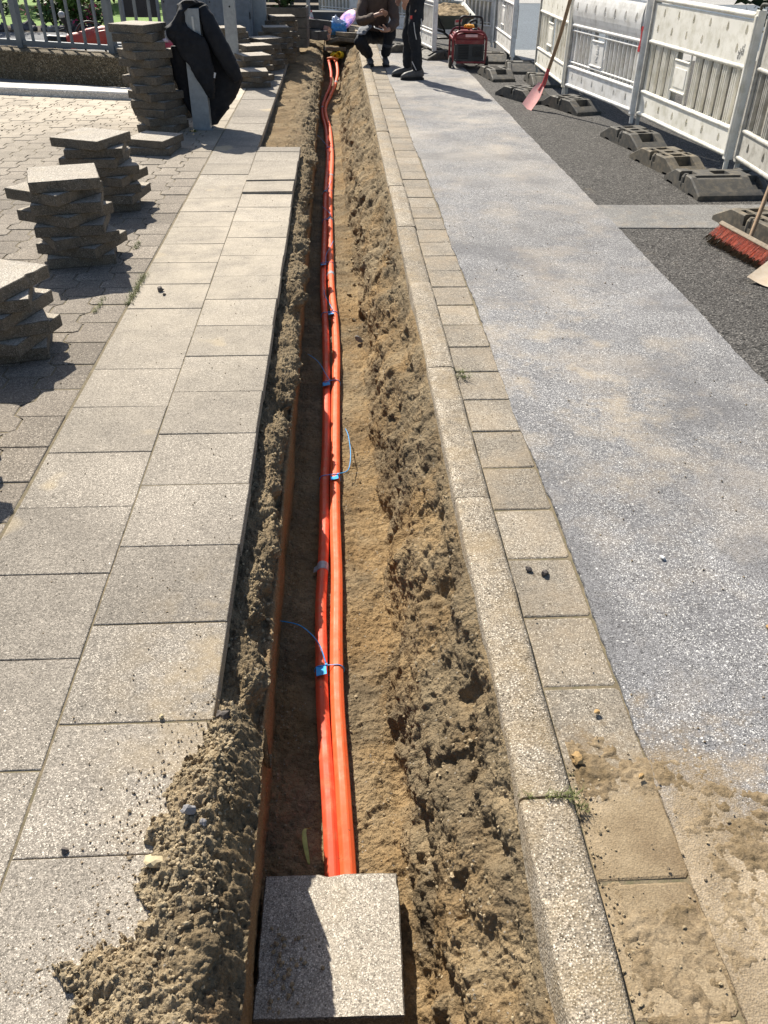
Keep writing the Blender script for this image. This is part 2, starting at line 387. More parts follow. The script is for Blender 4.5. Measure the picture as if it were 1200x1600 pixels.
def soil_material():
    m = Mat('soil', 0.95, 0, 0.12)
    t = m.attr('topsoil'); o = m.attr('orange'); cl = m.attr('clod')
    n1 = m.noise(14, 8, 0.68); n2 = m.noise(95, 6, 0.7); n3 = m.noise(420, 3, 0.6); big = m.noise(3.2, 5, 0.6)
    tt = m.math('ADD', t, m.math('MULTIPLY', m.math('SUBTRACT', n1, 0.5), 1.3), True)
    sand = m.ramp(big, [(0.3, (0.215, 0.140, 0.068)), (0.5, (0.310, 0.210, 0.106)), (0.7, (0.385, 0.275, 0.150))])
    top = m.ramp(big, [(0.3, (0.155, 0.117, 0.072)), (0.55, (0.228, 0.178, 0.112)), (0.75, (0.305, 0.242, 0.155))])
    c = m.mix(tt, sand, top)
    c = m.mix(m.math('MULTIPLY', o, 0.9), c, m.ramp(n1, [(0.3, (0.225, 0.150, 0.085)), (0.7, (0.33, 0.225, 0.130))]))
    c = m.mix(1.0, c, m.ramp(n2, [(0.25, 0.74), (0.5, 1.0), (0.75, 1.25)]), 'MULTIPLY')
    c = m.mix(1.0, c, m.ramp(n3, [(0.3, 0.78), (0.7, 1.22)]), 'MULTIPLY')
    c = m.mix(m.math('MULTIPLY', m.attr('dry'), m.ramp(n1, [(.3, .3), (.6, 1.0)])), c, (0.47, 0.38, 0.25))
    peb = m.ramp(m.sep(m.vor(120, 'Color')), [(0.955, 0.0), (0.965, 0.75)])
    peb = m.math('MULTIPLY', peb, m.ramp(m.vor(120, 'Distance'), [(0.25, 1.0), (0.42, 0.0)]))
    c = m.mix(peb, c, (0.42, 0.38, 0.32))
    dk = m.ramp(m.noise(4.5, 7, 0.66), [(0.36, 1.0), (0.47, 0.0)])
    c = m.mix(m.math('MULTIPLY', m.math('MULTIPLY', dk, tt), 0.6), c, (0.150, 0.112, 0.07))
    lt = m.ramp(m.noise(6.5, 7, 0.66), [(0.52, 0.0), (0.66, 0.75)])
    c = m.mix(m.math('MULTIPLY', lt, tt), c, (0.40, 0.305, 0.185))
    m.base(c)
    v1 = m.math('SUBTRACT', 1.0, m.vor(62, 'Distance')); v2 = m.math('SUBTRACT', 1.0, m.vor(150, 'Distance'))
    b = m.bump(n1, 0.5, 0.02); b = m.bump(v1, 0.55, 0.012, b); b = m.bump(v2, 0.7, 0.006, b); b = m.bump(n2, 0.8, 0.007, b); m.bump(n3, 0.8, 0.003, b)
    return m.m
M_soil = soil_material()
def sand_material():
    m = Mat('loose_sand', 0.95, 0, 0.15)
    n1 = m.noise(7, 8, 0.7); n2 = m.noise(190, 5, 0.75)
    c = m.ramp(n1, [(0.36, (0.19, 0.138, 0.076)), (0.5, (0.28, 0.21, 0.128)), (0.64, (0.40, 0.31, 0.20))])
    c = m.mix(1.0, c, m.ramp(n2, [(0.25, 0.5), (0.75, 1.45)]), 'MULTIPLY'); m.base(c)
    b = m.bump(n1, 0.3, 0.01); m.bump(n2, 0.9, 0.006, b); return m.m
M_sand = sand_material()
M_joint = simple('joint_sand', (0.175, 0.140, 0.090), 0.95, var=0.3, scale=25, bump=0.5, bscale=200, dirt=(0.11, 0.11, 0.05), dirt_amt=0.6)

# ------------------------------------------------------------------ ground with a hole for the trench
def ring(name, mat, outer, hole, z):
    (x0, y0, x1, y1), (a0, b0, a1, b1) = outer, hole
    V = [(x0, y0, z), (x1, y0, z), (x1, y1, z), (x0, y1, z), (a0, b0, z), (a1, b0, z), (a1, b1, z), (a0, b1, z)]
    mb = MB(); mb.add(V, [(0, 1, 5, 4), (1, 2, 6, 5), (2, 3, 7, 6), (3, 0, 4, 7)])
    return mb.build(name, mat)
M_earth = simple('earth', (0.16, 0.125, 0.085), 0.95, var=0.3, scale=3, bump=0.6, bscale=40)
struct(ring('ground', M_earth, (-300, -60, 300, 400), (-0.70, -1.2, 0.42, 17.6), -0.062), 'bare earth under the paving', 'ground')

# ------------------------------------------------------------------ the trench
def build_trench():
    ys = []; y = -1.2
    while y < 17.6:
        ys.append(y)
        y += 0.012 if y < 0.5 else min(max(0.0034, 0.0027 * y), 0.045)
    ys = np.array(ys + [17.6]); nv = len(ys)
    I = lambda xs, vs: np.interp(ys, xs, vs)
    wob = lambda s, sd, a: a * fbm(np.stack([ys, ys * 0 + sd, ys * 0], 1), s, 3, 0.5, sd)
    D = I([-1.2, -1.0, 15.6, 16.2, 16.9, 17.6], [0.12, 1.0, 1.0, 0.85, 0.25, 0.15])     # depth factor: the ends ramp up
    heap = np.clip((1.36 - ys) / 0.30 + 0.25 * fbm(np.stack([ys, 0 * ys, 0 * ys], 1), 12, 2, .5, 77), 0, 1)                                             # spoil lies over the slabs at the near end
    bed = np.clip((ys - 7.8) / 0.25, 0, 1)                                               # slabs taken up further back
    xf = I([0, 1.0, 3.5, 5.2, 8.4, 11, 13, 15, 17], [0.15, 0.155, 0.165, 0.135, 0.075, 0.05, 0.04, 0.07, 0.08]) + wob(1.7, 3, 0.012)
    xl = I([0, 1, 8, 11, 13.2, 15, 17], [-0.255, -0.25, -0.25, -0.275, -0.29, -0.235, -0.22]) + wob(1.3, 5, 0.008)
    zf = -0.535 * D
    sh = wob(5.5, 8, 0.030) + wob(1.7, 9, 0.015)                                         # ragged lip of the left edge
    kz = -0.035 - 0.085 * np.exp(-((ys - 0.82) / 0.26) ** 2) - 0.04 * np.exp(-((ys - 2.3) / 0.3) ** 2) - 0.05 * np.exp(-((ys - 4.3) / 0.35) ** 2) + wob(2.2, 12, 0.014)
    kp = I([0, 3, 5, 8, 12, 17], [1, 1, .9, .8, .75, .75])
    cols = []
    def cp(x, z): cols.append((x + 0 * ys, z + 0 * ys))
    cp(-0.72, -0.078 - 0.012 * bed)
    cp(-0.50, -0.078 - 0.022 * bed)
    cp(-0.338, -0.082 + 0.095 * heap - 0.03 * bed)
    cp(-0.285 + 0.2 * sh, -0.085 + 0.095 * heap - 0.05 * bed)
    cp(-0.252 + sh * 0.8, -0.100 + 0.025 * heap - 0.06 * bed)
    cp(-0.236 + sh * 0.9, -0.140 - 0.05 * bed)
    cp(-0.246 + sh * 0.4, -0.180)
    cp(-0.228 + 0.3 * (xl + 0.25), -0.200)
    cp(xl + 0.004, zf + 0.035)
    cp(xl + 0.022, zf + 0.004)
    cp(-0.03 + 0.3 * (xf - 0.15), zf - 0.004)
    cp(xf - 0.03, zf)
    cp(xf, zf + 0.022)
    cp(xf + (0.235 - xf) * 0.42, zf * 0.74)
    cp(xf + (0.30 - xf) * 0.62 + 0.3 * wob(2.3, 21, 0.03), zf * 0.46)
    cp(0.315 + 0.4 * wob(2.0, 22, 0.03) * kp, -0.165 * D)
    cp(0.352, -0.075 * D + (kz + 0.04) * 0.7)
    cp(0.372, kz)
    cp(0.420, kz - 0.004)
    X = np.stack([c[0] for c in cols], 1); Z = np.stack([c[1] for c in cols], 1); K = X.shape[1]
    Z = np.where(np.arange(K)[None, :] <= 0, Z, np.maximum(Z, -0.6))
    seg = [6, 18, 26, 30, 26, 22, 14, 42, 8, 36, 32, 8, 40, 46, 44, 30, 12, 6]
    zone = [0, 0, 1, 1, 1, 1, 1.5, 2, 2.5, 3, 3, 3.3, 4, 4, 4, 4, 4.4, 4.6, 4.6]
    U = np.concatenate([np.linspace(k, k + 1, n, endpoint=False) for k, n in enumerate(seg)] + [[K - 1]])
    k0 = np.minimum(U.astype(int), K - 2); t = U - k0
    def cr(A):                    # softened Catmull-Rom across the profile
        p0 = A[:, np.maximum(k0 - 1, 0)]; p1 = A[:, k0]; p2 = A[:, k0 + 1]; p3 = A[:, np.minimum(k0 + 2, K - 1)]
        tc = 0.5; m1 = tc * (p2 - p0) * 0.6; m2 = tc * (p3 - p1) * 0.6
        return (2 * t ** 3 - 3 * t ** 2 + 1) * p1 + (t ** 3 - 2 * t ** 2 + t) * m1 + (-2 * t ** 3 + 3 * t ** 2) * p2 + (t ** 3 - t ** 2) * m2
    PX, PZ = cr(X), cr(Z); zn = np.interp(U, range(K), zone)
    nu = len(U)
    dx = np.gradient(PX, axis=1); dz = np.gradient(PZ, axis=1); L = np.sqrt(dx * dx + dz * dz) + 1e-9
    NX, NZ = -dz / L, dx / L
    P = np.stack([PX, np.repeat(ys[:, None], nu, 1), PZ], 2).reshape(-1, 3); zz = np.tile(zn, nv)
    ab = np.interp(zz, [0, 0.5, 1, 1.5, 2, 2.5, 3, 3.4, 4, 4.3, 4.6], [.004, .006, .018, .014, .004, .007, .010, .014, .027, .017, .006])
    ac = np.interp(zz, [0, 0.5, 1, 1.5, 2, 2.5, 3, 3.4, 4, 4.3, 4.6], [.002, .004, .014, .009, .002, .004, .006, .005, .0065, .0065, .005])
    far = np.clip((P[:, 1] - 7.6) / 0.6, 0, 1) * (P[:, 0] < -0.25); ab = np.maximum(ab, far * 0.020); ac = np.maximum(ac, far * 0.016)
    Q = P * np.array([1, 0.75, 1])
    b = fbm(Q, 6.5, 3, 0.55, 1)
    w1, r1 = worley(P + 0.02 * np.stack([fbm(P, 20, 2, .5, 31), fbm(P, 20, 2, .5, 32), fbm(P, 20, 2, .5, 33)], 1), 19, 40)
    w2, r2 = worley(P, 47, 50); w3, r3 = worley(P, 105, 60); w4, r4 = worley(P, 205, 61); w0, r0 = worley(P * np.array([1, .55, 1.1]) + .05 * np.stack([fbm(P, 9, 2, .5, 34), fbm(P, 9, 2, .5, 35), fbm(P, 9, 2, .5, 36)], 1), 9.5, 70)
    pit = np.clip(fbm(Q, 8.0, 3, 0.5, 77) - 0.42, 0, 1)
    # scrape marks down the battered right side
    scr = fbm(np.stack([P[:, 0] * 3 + P[:, 1] * 2.0, P[:, 1] * 16 - P[:, 2] * 9, P[:, 2] * 3], 1), 2.1, 4, 0.62, 90)
    d = ab * b + ac * (0.95 * (w1 * (0.4 + r1) - 0.28) + 0.95 * (w2 * (0.3 + r2) - 0.3)) + (0.0095 * (w3 - .35) * (.2 + r3) + 0.0058 * (w4 - .35) * (.3 + r4)) * np.interp(zz, [0, .5, 1.5, 1.8, 2.3, 2.6, 4.6], [.6, 1, 1, .25, .25, .7, .72])
    d = d + np.interp(zz, [0, 3.3, 3.9, 4.4, 4.6], [0, 0, .024, .020, 0]) * (w0 * (.3 + r0) - .3)
    d = d - pit * np.interp(zz, [0, 1, 1.5, 2, 3, 4, 4.6], [0, .05, .03, .0, .006, .085, .01]) + np.interp(zz, [3, 4, 4.6], [0, .0055, .0]) * scr + 0.004 * np.clip(zz - .6, 0, 1) * np.interp(zz, [1.6, 1.9, 2.4, 2.8], [1, .2, .2, 1]) * fbm(P, 62, 3, .6, 140)
    # tread prints on the trodden floor
    tr = np.sin(P[:, 1] * 105 + 2 * fbm(P, 5, 2, .5, 7)) * np.clip(fbm(P, 3.1, 2, .5, 8) * 2, 0, 1)
    d = d + 0.0040 * tr * np.clip(1 - np.abs(zz - 3) * 2.5, 0, 1)
    P[:, 0] += d * NX.reshape(-1); P[:, 2] += d * NZ.reshape(-1)
    P[:, 1] += ac * 0.5 * (w2 - 0.4) * (r2 - 0.5) * 2
    inb = (P[:, 0] < -0.345) & (P[:, 1] < 7.75); P[inb, 2] = np.minimum(P[inb, 2], -0.065)      # stays under the slabs
    e = np.abs(P[:, 1] - 17.6) < 1e-6; P[e, 2] = np.maximum(P[e, 2], -0.11)
    topsoil = np.interp(zz, [0, 1, 1.5, 2, 3, 3.4, 3.9, 4.3, 4.6], [.55, .95, .8, .15, .42, .15, .5, .85, .8])
    topsoil = topsoil + 0.6 * fbm(P, 3.2, 4, 0.6, 101) * (zz > 2.6) + 0.25 * np.clip((P[:, 1] - 3.5) / 4, 0, 1) * (zz > 2.2)
    yb = np.exp(-((P[:, 1] - 8.6) / 2.2) ** 2) * (P[:, 0] < -0.3)
    orange = np.clip(1 - np.abs(zz - 2.0) * 2.2, 0, 1) * np.clip(1.25 - 0.11 * P[:, 1], 0, 1) + 0.5 * np.clip(fbm(P, 5, 2, .5, 120) - .45, 0, 1) * (zz < 1.6)
    return np_grid_object('trench', P, nu, nv, M_soil, {'topsoil': np.clip(topsoil, 0, 1), 'orange': np.clip(orange, 0, 1), 'clod': w1})
TRENCH = build_trench()
struct(TRENCH, 'open earth trench between slabs and kerb', 'trench')

# ------------------------------------------------------------------ spoil heap on the near slabs
def poly_sd(px, py, poly):
    n = len(poly); d = np.full(px.shape, 9e9); ins = np.zeros(px.shape, bool)
    for i in range(n):
        ax, ay = poly[i]; bx, by = poly[(i + 1) % n]; ex, ey = bx - ax, by - ay
        t = np.clip(((px - ax) * ex + (py - ay) * ey) / (ex * ex + ey * ey + 1e-12), 0, 1)
        d = np.minimum(d, np.hypot(px - ax - t * ex, py - ay - t * ey))
        c = (ay > py) != (by > py); xi = ax + (py - ay) * ex / (ey if abs(ey) > 1e-12 else 1e-12)
        ins ^= c & (px < xi)
    return np.where(ins, d, -d)
HEAP = [(-0.318, 1.385), (-0.365, 1.30), (-0.40, 1.23), (-0.435, 1.17), (-0.425, 1.10), (-0.445, 1.05), (-0.44, 0.99), (-0.455, 0.93), (-0.44, 0.88), (-0.43, 0.83), (-0.49, 0.825), (-0.555, 0.81), (-0.565, 0.77), (-0.52, 0.69), (-0.50, 0.62), (-0.48, 0.45), (-0.15, 0.45), (-0.15, 1.34), (-0.25, 1.385), (-0.285, 1.425)]
def build_heap():
    xs = np.arange(-0.64, -0.212, 0.0026); ys = np.arange(0.47, 1.46, 0.003); nu, nv = len(xs), len(ys)
    X, Y = np.meshgrid(xs, ys); p = np.stack([X.ravel(), Y.ravel(), 0 * X.ravel()], 1)
    px = p[:, 0] + 0.026 * fbm(p, 17, 4, .68, 3); py = p[:, 1] + 0.026 * fbm(p, 17, 4, .68, 4)
    sd = poly_sd(px, py, HEAP); m = np.clip(sd / 0.10, 0, 1); m = m * m * (3 - 2 * m)
    e = np.clip((sd + 0.004) / 0.02, 0, 1)
    w1, r1 = worley(p + .02 * np.stack([fbm(p, 22, 2, .5, 5), fbm(p, 22, 2, .5, 6), 0 * p[:, 0]], 1), 24, 11); w2, r2 = worley(p, 55, 12); w3, r3 = worley(p, 105, 13); w4, r4 = worley(p, 210, 15)
    z = 0.022 * m * (1 + 0.55 * fbm(p, 7, 3, .5, 9)) + e * (0.013 * w1 * (0.15 + r1) * (0.6 + .7 * m) + 0.012 * w2 * (.25 + r2) * (.4 + m) + 0.0115 * w3 * (.15 + r3) + .0065 * w4 * (.3 + r4))
    z = z - 0.16 * (1 - e)
    z = z - 0.10 * np.clip((p[:, 0] + 0.315) / 0.095, 0, 1) ** 1.6
    q = p.copy(); q[:, 2] = z; q[:, 0] += 0.006 * e * (r2 - .5); q[:, 1] += 0.006 * e * (r1 - .5)
    ts = 0.95 - 0.6 * np.clip(fbm(p, 6, 2, .5, 19) - .1, 0, 1); og = np.clip(fbm(p, 7.5, 2, .5, 23) * 1.6 - .45, 0, .8)
    o = np_grid_object('spoil_heap', q, nu, nv, M_soil, {'topsoil': np.clip(ts, 0, 1), 'orange': og * .7, 'clod': w1, 'dry': np.clip((-0.285 - p[:, 0]) / .06 + .35, 0, 1) * np.clip(.75 + .5 * fbm(p, 5, 2, .5, 44), 0, 1)})
    tag(o, 'crumbly brown soil heaped over the slab edge beside the near end of the trench', 'soil', kind='stuff')
build_heap()

# ------------------------------------------------------------------ paving slabs still laid
def build_pavement():
    mb = MB(); R = random.Random(3)
    def slab(x0, x1, y0, y1, dz=0, tl=None):
        g = 0.0014; mb.cur = R.random()
        j = lambda: R.uniform(-0.0014, 0.0014)
        mb.stone([(x0 + g + j(), y0 + g + j()), (x1 - g + j(), y0 + g + j()), (x1 - g + j(), y1 - g + j()), (x0 + g + j(), y1 - g + j())], -0.052, R.uniform(-0.0016, 0.0016) + dz, 0.0026,
                 tl or (R.uniform(-.004, .004), R.uniform(-.005, .005)))
    k = -6
    while True:
        y0 = 1.358 + 0.352 * k; y1 = y0 + 0.352
        if y0 > 7.8: break
        x1 = -0.334 + R.uniform(-.004, .003)
        dz, tl = 0, None
        if 14 <= k <= 15: dz, tl = 0.010, (0.012, -0.03)
        slab(-0.708, x1, y0, min(y1, 7.88), dz, tl); k += 1
    for k in range(-6, 42):
        y0 = 1.581 + 0.353 * k; slab(-1.088, -0.709, y0, y0 + 0.353)
    o = mb.build('pavement', M_slab, attr='tint', normals=False); return struct(o, 'footway of square concrete slabs', 'pavement')
build_pavement()
jb = MB(); jb.add([(-5.4, -.5, -.0035), (-0.7085, -.5, -.0035), (-0.7085, 16.5, -.0035), (-5.4, 16.5, -.0035)], [(0, 1, 2, 3)])
jb.add([(-0.7085, -.5, -.0035), (-.342, -.5, -.0035), (-.342, 7.5, -.0035), (-.7085, 7.5, -.0035)], [(0, 1, 2, 3)])
jb.add([(.500, -.9, -.0305), (.712, -.9, -.0305), (.712, 17.4, -.0305), (.500, 17.4, -.0305)], [(0, 1, 2, 3)])
struct(jb.build('joint_sand', M_joint), 'sandy filling in the paving joints', 'ground')

# ------------------------------------------------------------------ interlocking pavers of the yard
def build_pavers():
    mb = MB(); R = random.Random(5); p = 0.2385; a = 0.021; wcol = 0.1655; x_edge = -1.095
    def trap(t):
        t = t % 1.0
        return -1 if t < 0.18 else (-1 + 2 * (t - 0.18) / 0.14 if t < 0.32 else (1 if t < 0.68 else (1 - 2 * (t - 0.68) / 0.14 if t < 0.82 else -1)))
    key = (0, 0.18, 0.32, 0.68, 0.82, 1.0)
    def bx(i, y, off):          # boundary i at height y
        if i == 0: return x_edge
        return x_edge - 0.018 - wcol * i + (a * trap(y / p + (0.5 if i % 2 else 0.0)))
    for i in range(24):
        offj = 0.0 if i % 2 == 0 else 0.5
        for r in range(2, 62):
            y0 = (r + offj) * p + 0.06; g = 0.0028
            if y0 > 14.5: break
            if i > 8 and y0 > 10.75: break
            tt = sorted(set([0.0, 1.0] + [((kk - (0.06 / p) - offj + s) % 1.0) for kk in key for s in (0, .5)]))
            tt = [t for t in tt if 0 <= t <= 1]
            right = [(bx(i, y0 + t * p, 0) - g, y0 + (g if t == 0 else (p - g if t == 1 else t * p))) for t in tt]
            left = [(bx(i + 1, y0 + t * p, 0) + g, y0 + (g if t == 0 else (p - g if t == 1 else t * p))) for t in tt]
            mb.cur = R.random()
            mb.stone(left[:1] + right + left[:0:-1], -0.05, R.uniform(-.002, .002), 0.004, (R.uniform(-.008, .008), R.uniform(-.008, .008)))
    return struct(mb.build('yard_paving', M_paver, attr='tint', normals=False), 'interlocking grey concrete pavers', 'paving')
build_pavers()

# ------------------------------------------------------------------ kerb, gutter, road surfaces
def build_kerb():
    mb = MB(); R = random.Random(9); ys = [-1.2, 0.02, 1.105, 2.30, 3.33, 4.42] + [4.42 + 1.05 * k for k in range(1, 15)]
    for y0, y1 in zip(ys[:-1], ys[1:]):
        n = max(6, int((y1 - y0) / 0.05)); dz = R.uniform(-.004, .004); dx = R.uniform(-.004, .004); mb.cur = R.random()
        prof = [(0.379, -0.26), (0.379, -0.012), (0.381, -0.004), (0.387, 0.001), (0.44, 0.003), (0.480, 0.002), (0.492, -0.002), (0.499, -0.009), (0.502, -0.024), (0.502, -0.26)]
        def fn(i, j):
            x, z = prof[i]; t = j / n; y = y0 + 0.0035 + (y1 - y0 - 0.007) * t
            e = 0.005 * (1 if j in (0, n) else 0)
            w = 0.0025 * mnoise.noise((x * 9, y * 9, z * 9)) + 0.0010 * mnoise.noise((x * 40, y * 40, z * 40))
            return (x + dx + w, y, z + dz - e + w * 0.7)
        mb.grid(len(prof), n + 1, fn)
        o = len(mb.v) - len(prof) * (n + 1)
        mb.f.append(tuple(o + i for i in range(len(prof)))); mb.mi.append(0)
        mb.f.append(tuple(o + n * len(prof) + i for i in reversed(range(len(prof))))); mb.mi.append(0)
    return struct(mb.build('kerb', M_kerb, attr='tint', smooth=True, autosmooth=50), 'line of rough concrete kerb stones', 'kerb')
build_kerb()
def build_gutter():
    mb = MB(); R = random.Random(11); y = 1.452 - 0.268 * 8
    while y < 17.6:
        g = 0.003; mb.cur = R.random(); j = lambda: R.uniform(-.003, .003)
        x1 = 0.702 + j(); y1 = y + 0.268; r = 0.010
        P = [(0.5045, y + g), (x1 - r, y + g + j() * .4), (x1, y + g + r), (x1 + j() * .6, y1 - g - r), (x1 - r, y1 - g + j() * .4), (0.5045, y1 - g)]
        mb.stone(P, -0.09, -0.027 + R.uniform(-.002, .002), 0.005, (R.uniform(-.01, .01), R.uniform(-.008, .008))); y = y1
    return struct(mb.build('gutter', M_gutter, attr='tint', normals=False), 'row of sandy gutter stones along the kerb', 'gutter')
build_gutter()
def sheet(name, mat, x0, x1, y0, y1, z, label, nx=2, ny=2, wob=0.0, edge=0.0, thick=0.02):
    mb = MB()
    def fn(i, j):
        x = x0 + (x1 - x0) * i / (nx - 1); y = y0 + (y1 - y0) * j / (ny - 1)
        if edge and j in (0, ny - 1): y += edge * (mnoise.noise((x * 1.3, y, 5)) + .7 * mnoise.noise((x * 8, y, 6)))
        if edge and i in (0, nx - 1): x += edge * (mnoise.noise((x, y * 1.1, 3)) + 0.5 * mnoise.noise((x, y * 7, 8)) + .3 * mnoise.noise((x, y * 31, 8)))
        zz = z + wob * mnoise.noise((x * 2.3, y * 2.3, 1)) if wob else z
        return (x, y, zz)
    mb.grid(nx, ny, fn)
    if thick:                                                        # a real edge down to the layer below
        o = len(mb.v); rim = [i for i in range(nx)] + [nx * (j + 1) - 1 for j in range(1, ny)] + [nx * ny - 1 - i for i in range(1, nx)] + [nx * (ny - 1 - j) for j in range(1, ny - 1)]
        for k in rim: x, y, zz = mb.v[k]; mb.v.append((x, y, zz - thick)); mb.att.append(.5)
        m = len(rim)
        for k in range(m): mb.f.append((rim[k], o + k, o + (k + 1) % m, rim[(k + 1) % m])); mb.mi.append(0)
    return struct(mb.build(name, mat, smooth=False), label, 'road')
sheet('road_strip', M_strip, 0.705, 1.858, -1.2, 15.3, -0.021, 'pale grey resurfaced asphalt strip', 12, 900, 0.003, 0.016)
sheet('road', M_dark, 1.80, 14, -1.2, 14.35, -0.034, 'dark coarse asphalt road', 2, 2, 0, 0, 0)
sheet('road', M_dark, 0.72, 2.9, 14.35, 40, -0.0345, 'dark asphalt beyond the strip', 2, 2, 0, 0, 0)
sheet('road_patch', M_patch, 1.863, 6.0, 5.50, 6.06, -0.0295, 'smooth grey concrete strip crossing the asphalt', 60, 8, 0.002, 0.01, 0.012)
sheet('road_patch', M_pale, 2.9, 14, 14.35, 15.7, -0.030, 'pale concrete strip of the carriageway', 2, 2, 0, 0, 0)
sheet('road', M_far, 2.9, 14, 15.7, 27, -0.034, 'blue grey carriageway beyond the barriers', 2, 2, 0, 0, 0)
sheet('pavement', M_pale, 2.9, 30, 27, 40, -0.030, 'far pavement', 2, 2, 0, 0, 0)

# sand trodden over gutter and asphalt at the near right
def build_sand():
    xs = np.arange(0.521, 1.26, 0.0032); ys = np.arange(0.45, 1.62, 0.0036); nu, nv = len(xs), len(ys)
    X, Y = np.meshgrid(xs, ys); p = np.stack([X.ravel(), Y.ravel(), 0 * X.ravel()], 1)
    core = 1.15 - np.hypot((p[:, 0] - 0.80) / 0.40, (p[:, 1] - 0.86) / 0.46)
    core = np.maximum(core, 1.0 - np.hypot((p[:, 0] - 0.54) / 0.05, (p[:, 1] - 0.95) / 0.40))
    core = np.maximum(core, 1.05 - np.hypot((p[:, 0] - 0.704) / 0.035, (p[:, 1] - 0.84) / 0.50))
    for yj in (1.184, 0.916, 0.648): core = np.maximum(core, 1.05 - np.hypot((p[:, 0] - 0.60) / 0.12, (p[:, 1] - yj) / 0.022))
    k = core * 0.8 + 0.62 * fbm(p, 5.0, 6, .68, 3) + .25 * fbm(p, 40, 3, .6, 30) - 0.62
    m = np.clip(k / 0.85, 0, 1)
    w2, r2 = worley(p, 60, 12); w3, r3 = worley(p, 130, 14)
    trk = np.sin((p[:, 1] * 0.9 + 0.35 * p[:, 0]) * 120 + 3 * fbm(p, 9, 2, .5, 4)) * np.clip(1 - np.hypot((p[:, 0] - .93) / .16, (p[:, 1] - 1.06) / .16), 0, 1)
    z = -0.030 + 0.0035 * np.clip((p[:, 0] - .70) / .01, 0, 1) + m * (0.0055 + 0.004 * fbm(p, 9, 4, .6, 6)) + (m > 0.02) * (0.0038 * w2 * (r2 > .6) + 0.0030 * w3 * (.2 + r3)) * np.clip(m * 3, 0, 1) + 0.004 * trk * m - 0.006 * (m <= 0)
    p[:, 2] = z
    tag(np_grid_object('loose_sand', p, nu, nv, M_sand), 'dry yellow sand trodden over the gutter and asphalt at the near right', 'sand', kind='stuff')
build_sand()
# crumbs, clods and pebbles strewn about
def in_poly(x, y, poly): return float(poly_sd(np.array([x]), np.array([y]), poly)[0])
def build_crumbs():
    R = random.Random(21); mb = MB(); n = 0; heap = np.array(HEAP)
    for _ in range(420):                        # around the heap
        i = R.randrange(len(HEAP) - 6); ax, ay = HEAP[i]; d = abs(R.gauss(0, 0.04)); x = ax - d + R.uniform(-.03, .02); y = ay + R.uniform(-.06, .06)
        if x > -0.30: continue
        r = R.uniform(.0008, .0028) * (2 if R.random() < .05 else 1); lump_mesh(mb, (x, y, r * .5), r, n, sub=1); n += 1
    for _ in range(520):                         # thin scatter over the slabs
        y = 0.8 + 7 * R.random() ** 1.7; x = R.uniform(-1.25, -0.34) if R.random() < .6 else R.uniform(-.6, -.34)
        r = R.uniform(.0010, .0032); lump_mesh(mb, (x, y, r * .5), r, n, sub=1); n += 1
    for _ in range(420):                         # on the asphalt strip and gutter
        y = .6 + 6 * R.random() ** 1.9; x = R.uniform(.53, 1.7); r = R.uniform(.0012, .0042); lump_mesh(mb, (x, y, -.021 + r * .5), r, n, sub=1); n += 1
    for _ in range(110):                         # leaf bits and clods on the far yard
        x, y = R.uniform(-3.6, -1.9), R.uniform(8.4, 10.1); r = R.uniform(.003, .009); lump_mesh(mb, (x, y, r * .4), r, n, sub=1); n += 1
    me_soil = M_crumb
    tag(mb.build('soil_crumbs', me_soil, smooth=False), 'small crumbs of soil strewn over the slabs and asphalt', 'soil', kind='stuff')
M_crumb = simple('crumb_soil', (0.24, 0.185, 0.12), 0.95, var=0.5, scale=30, bump=0.3, bscale=300)
build_crumbs()

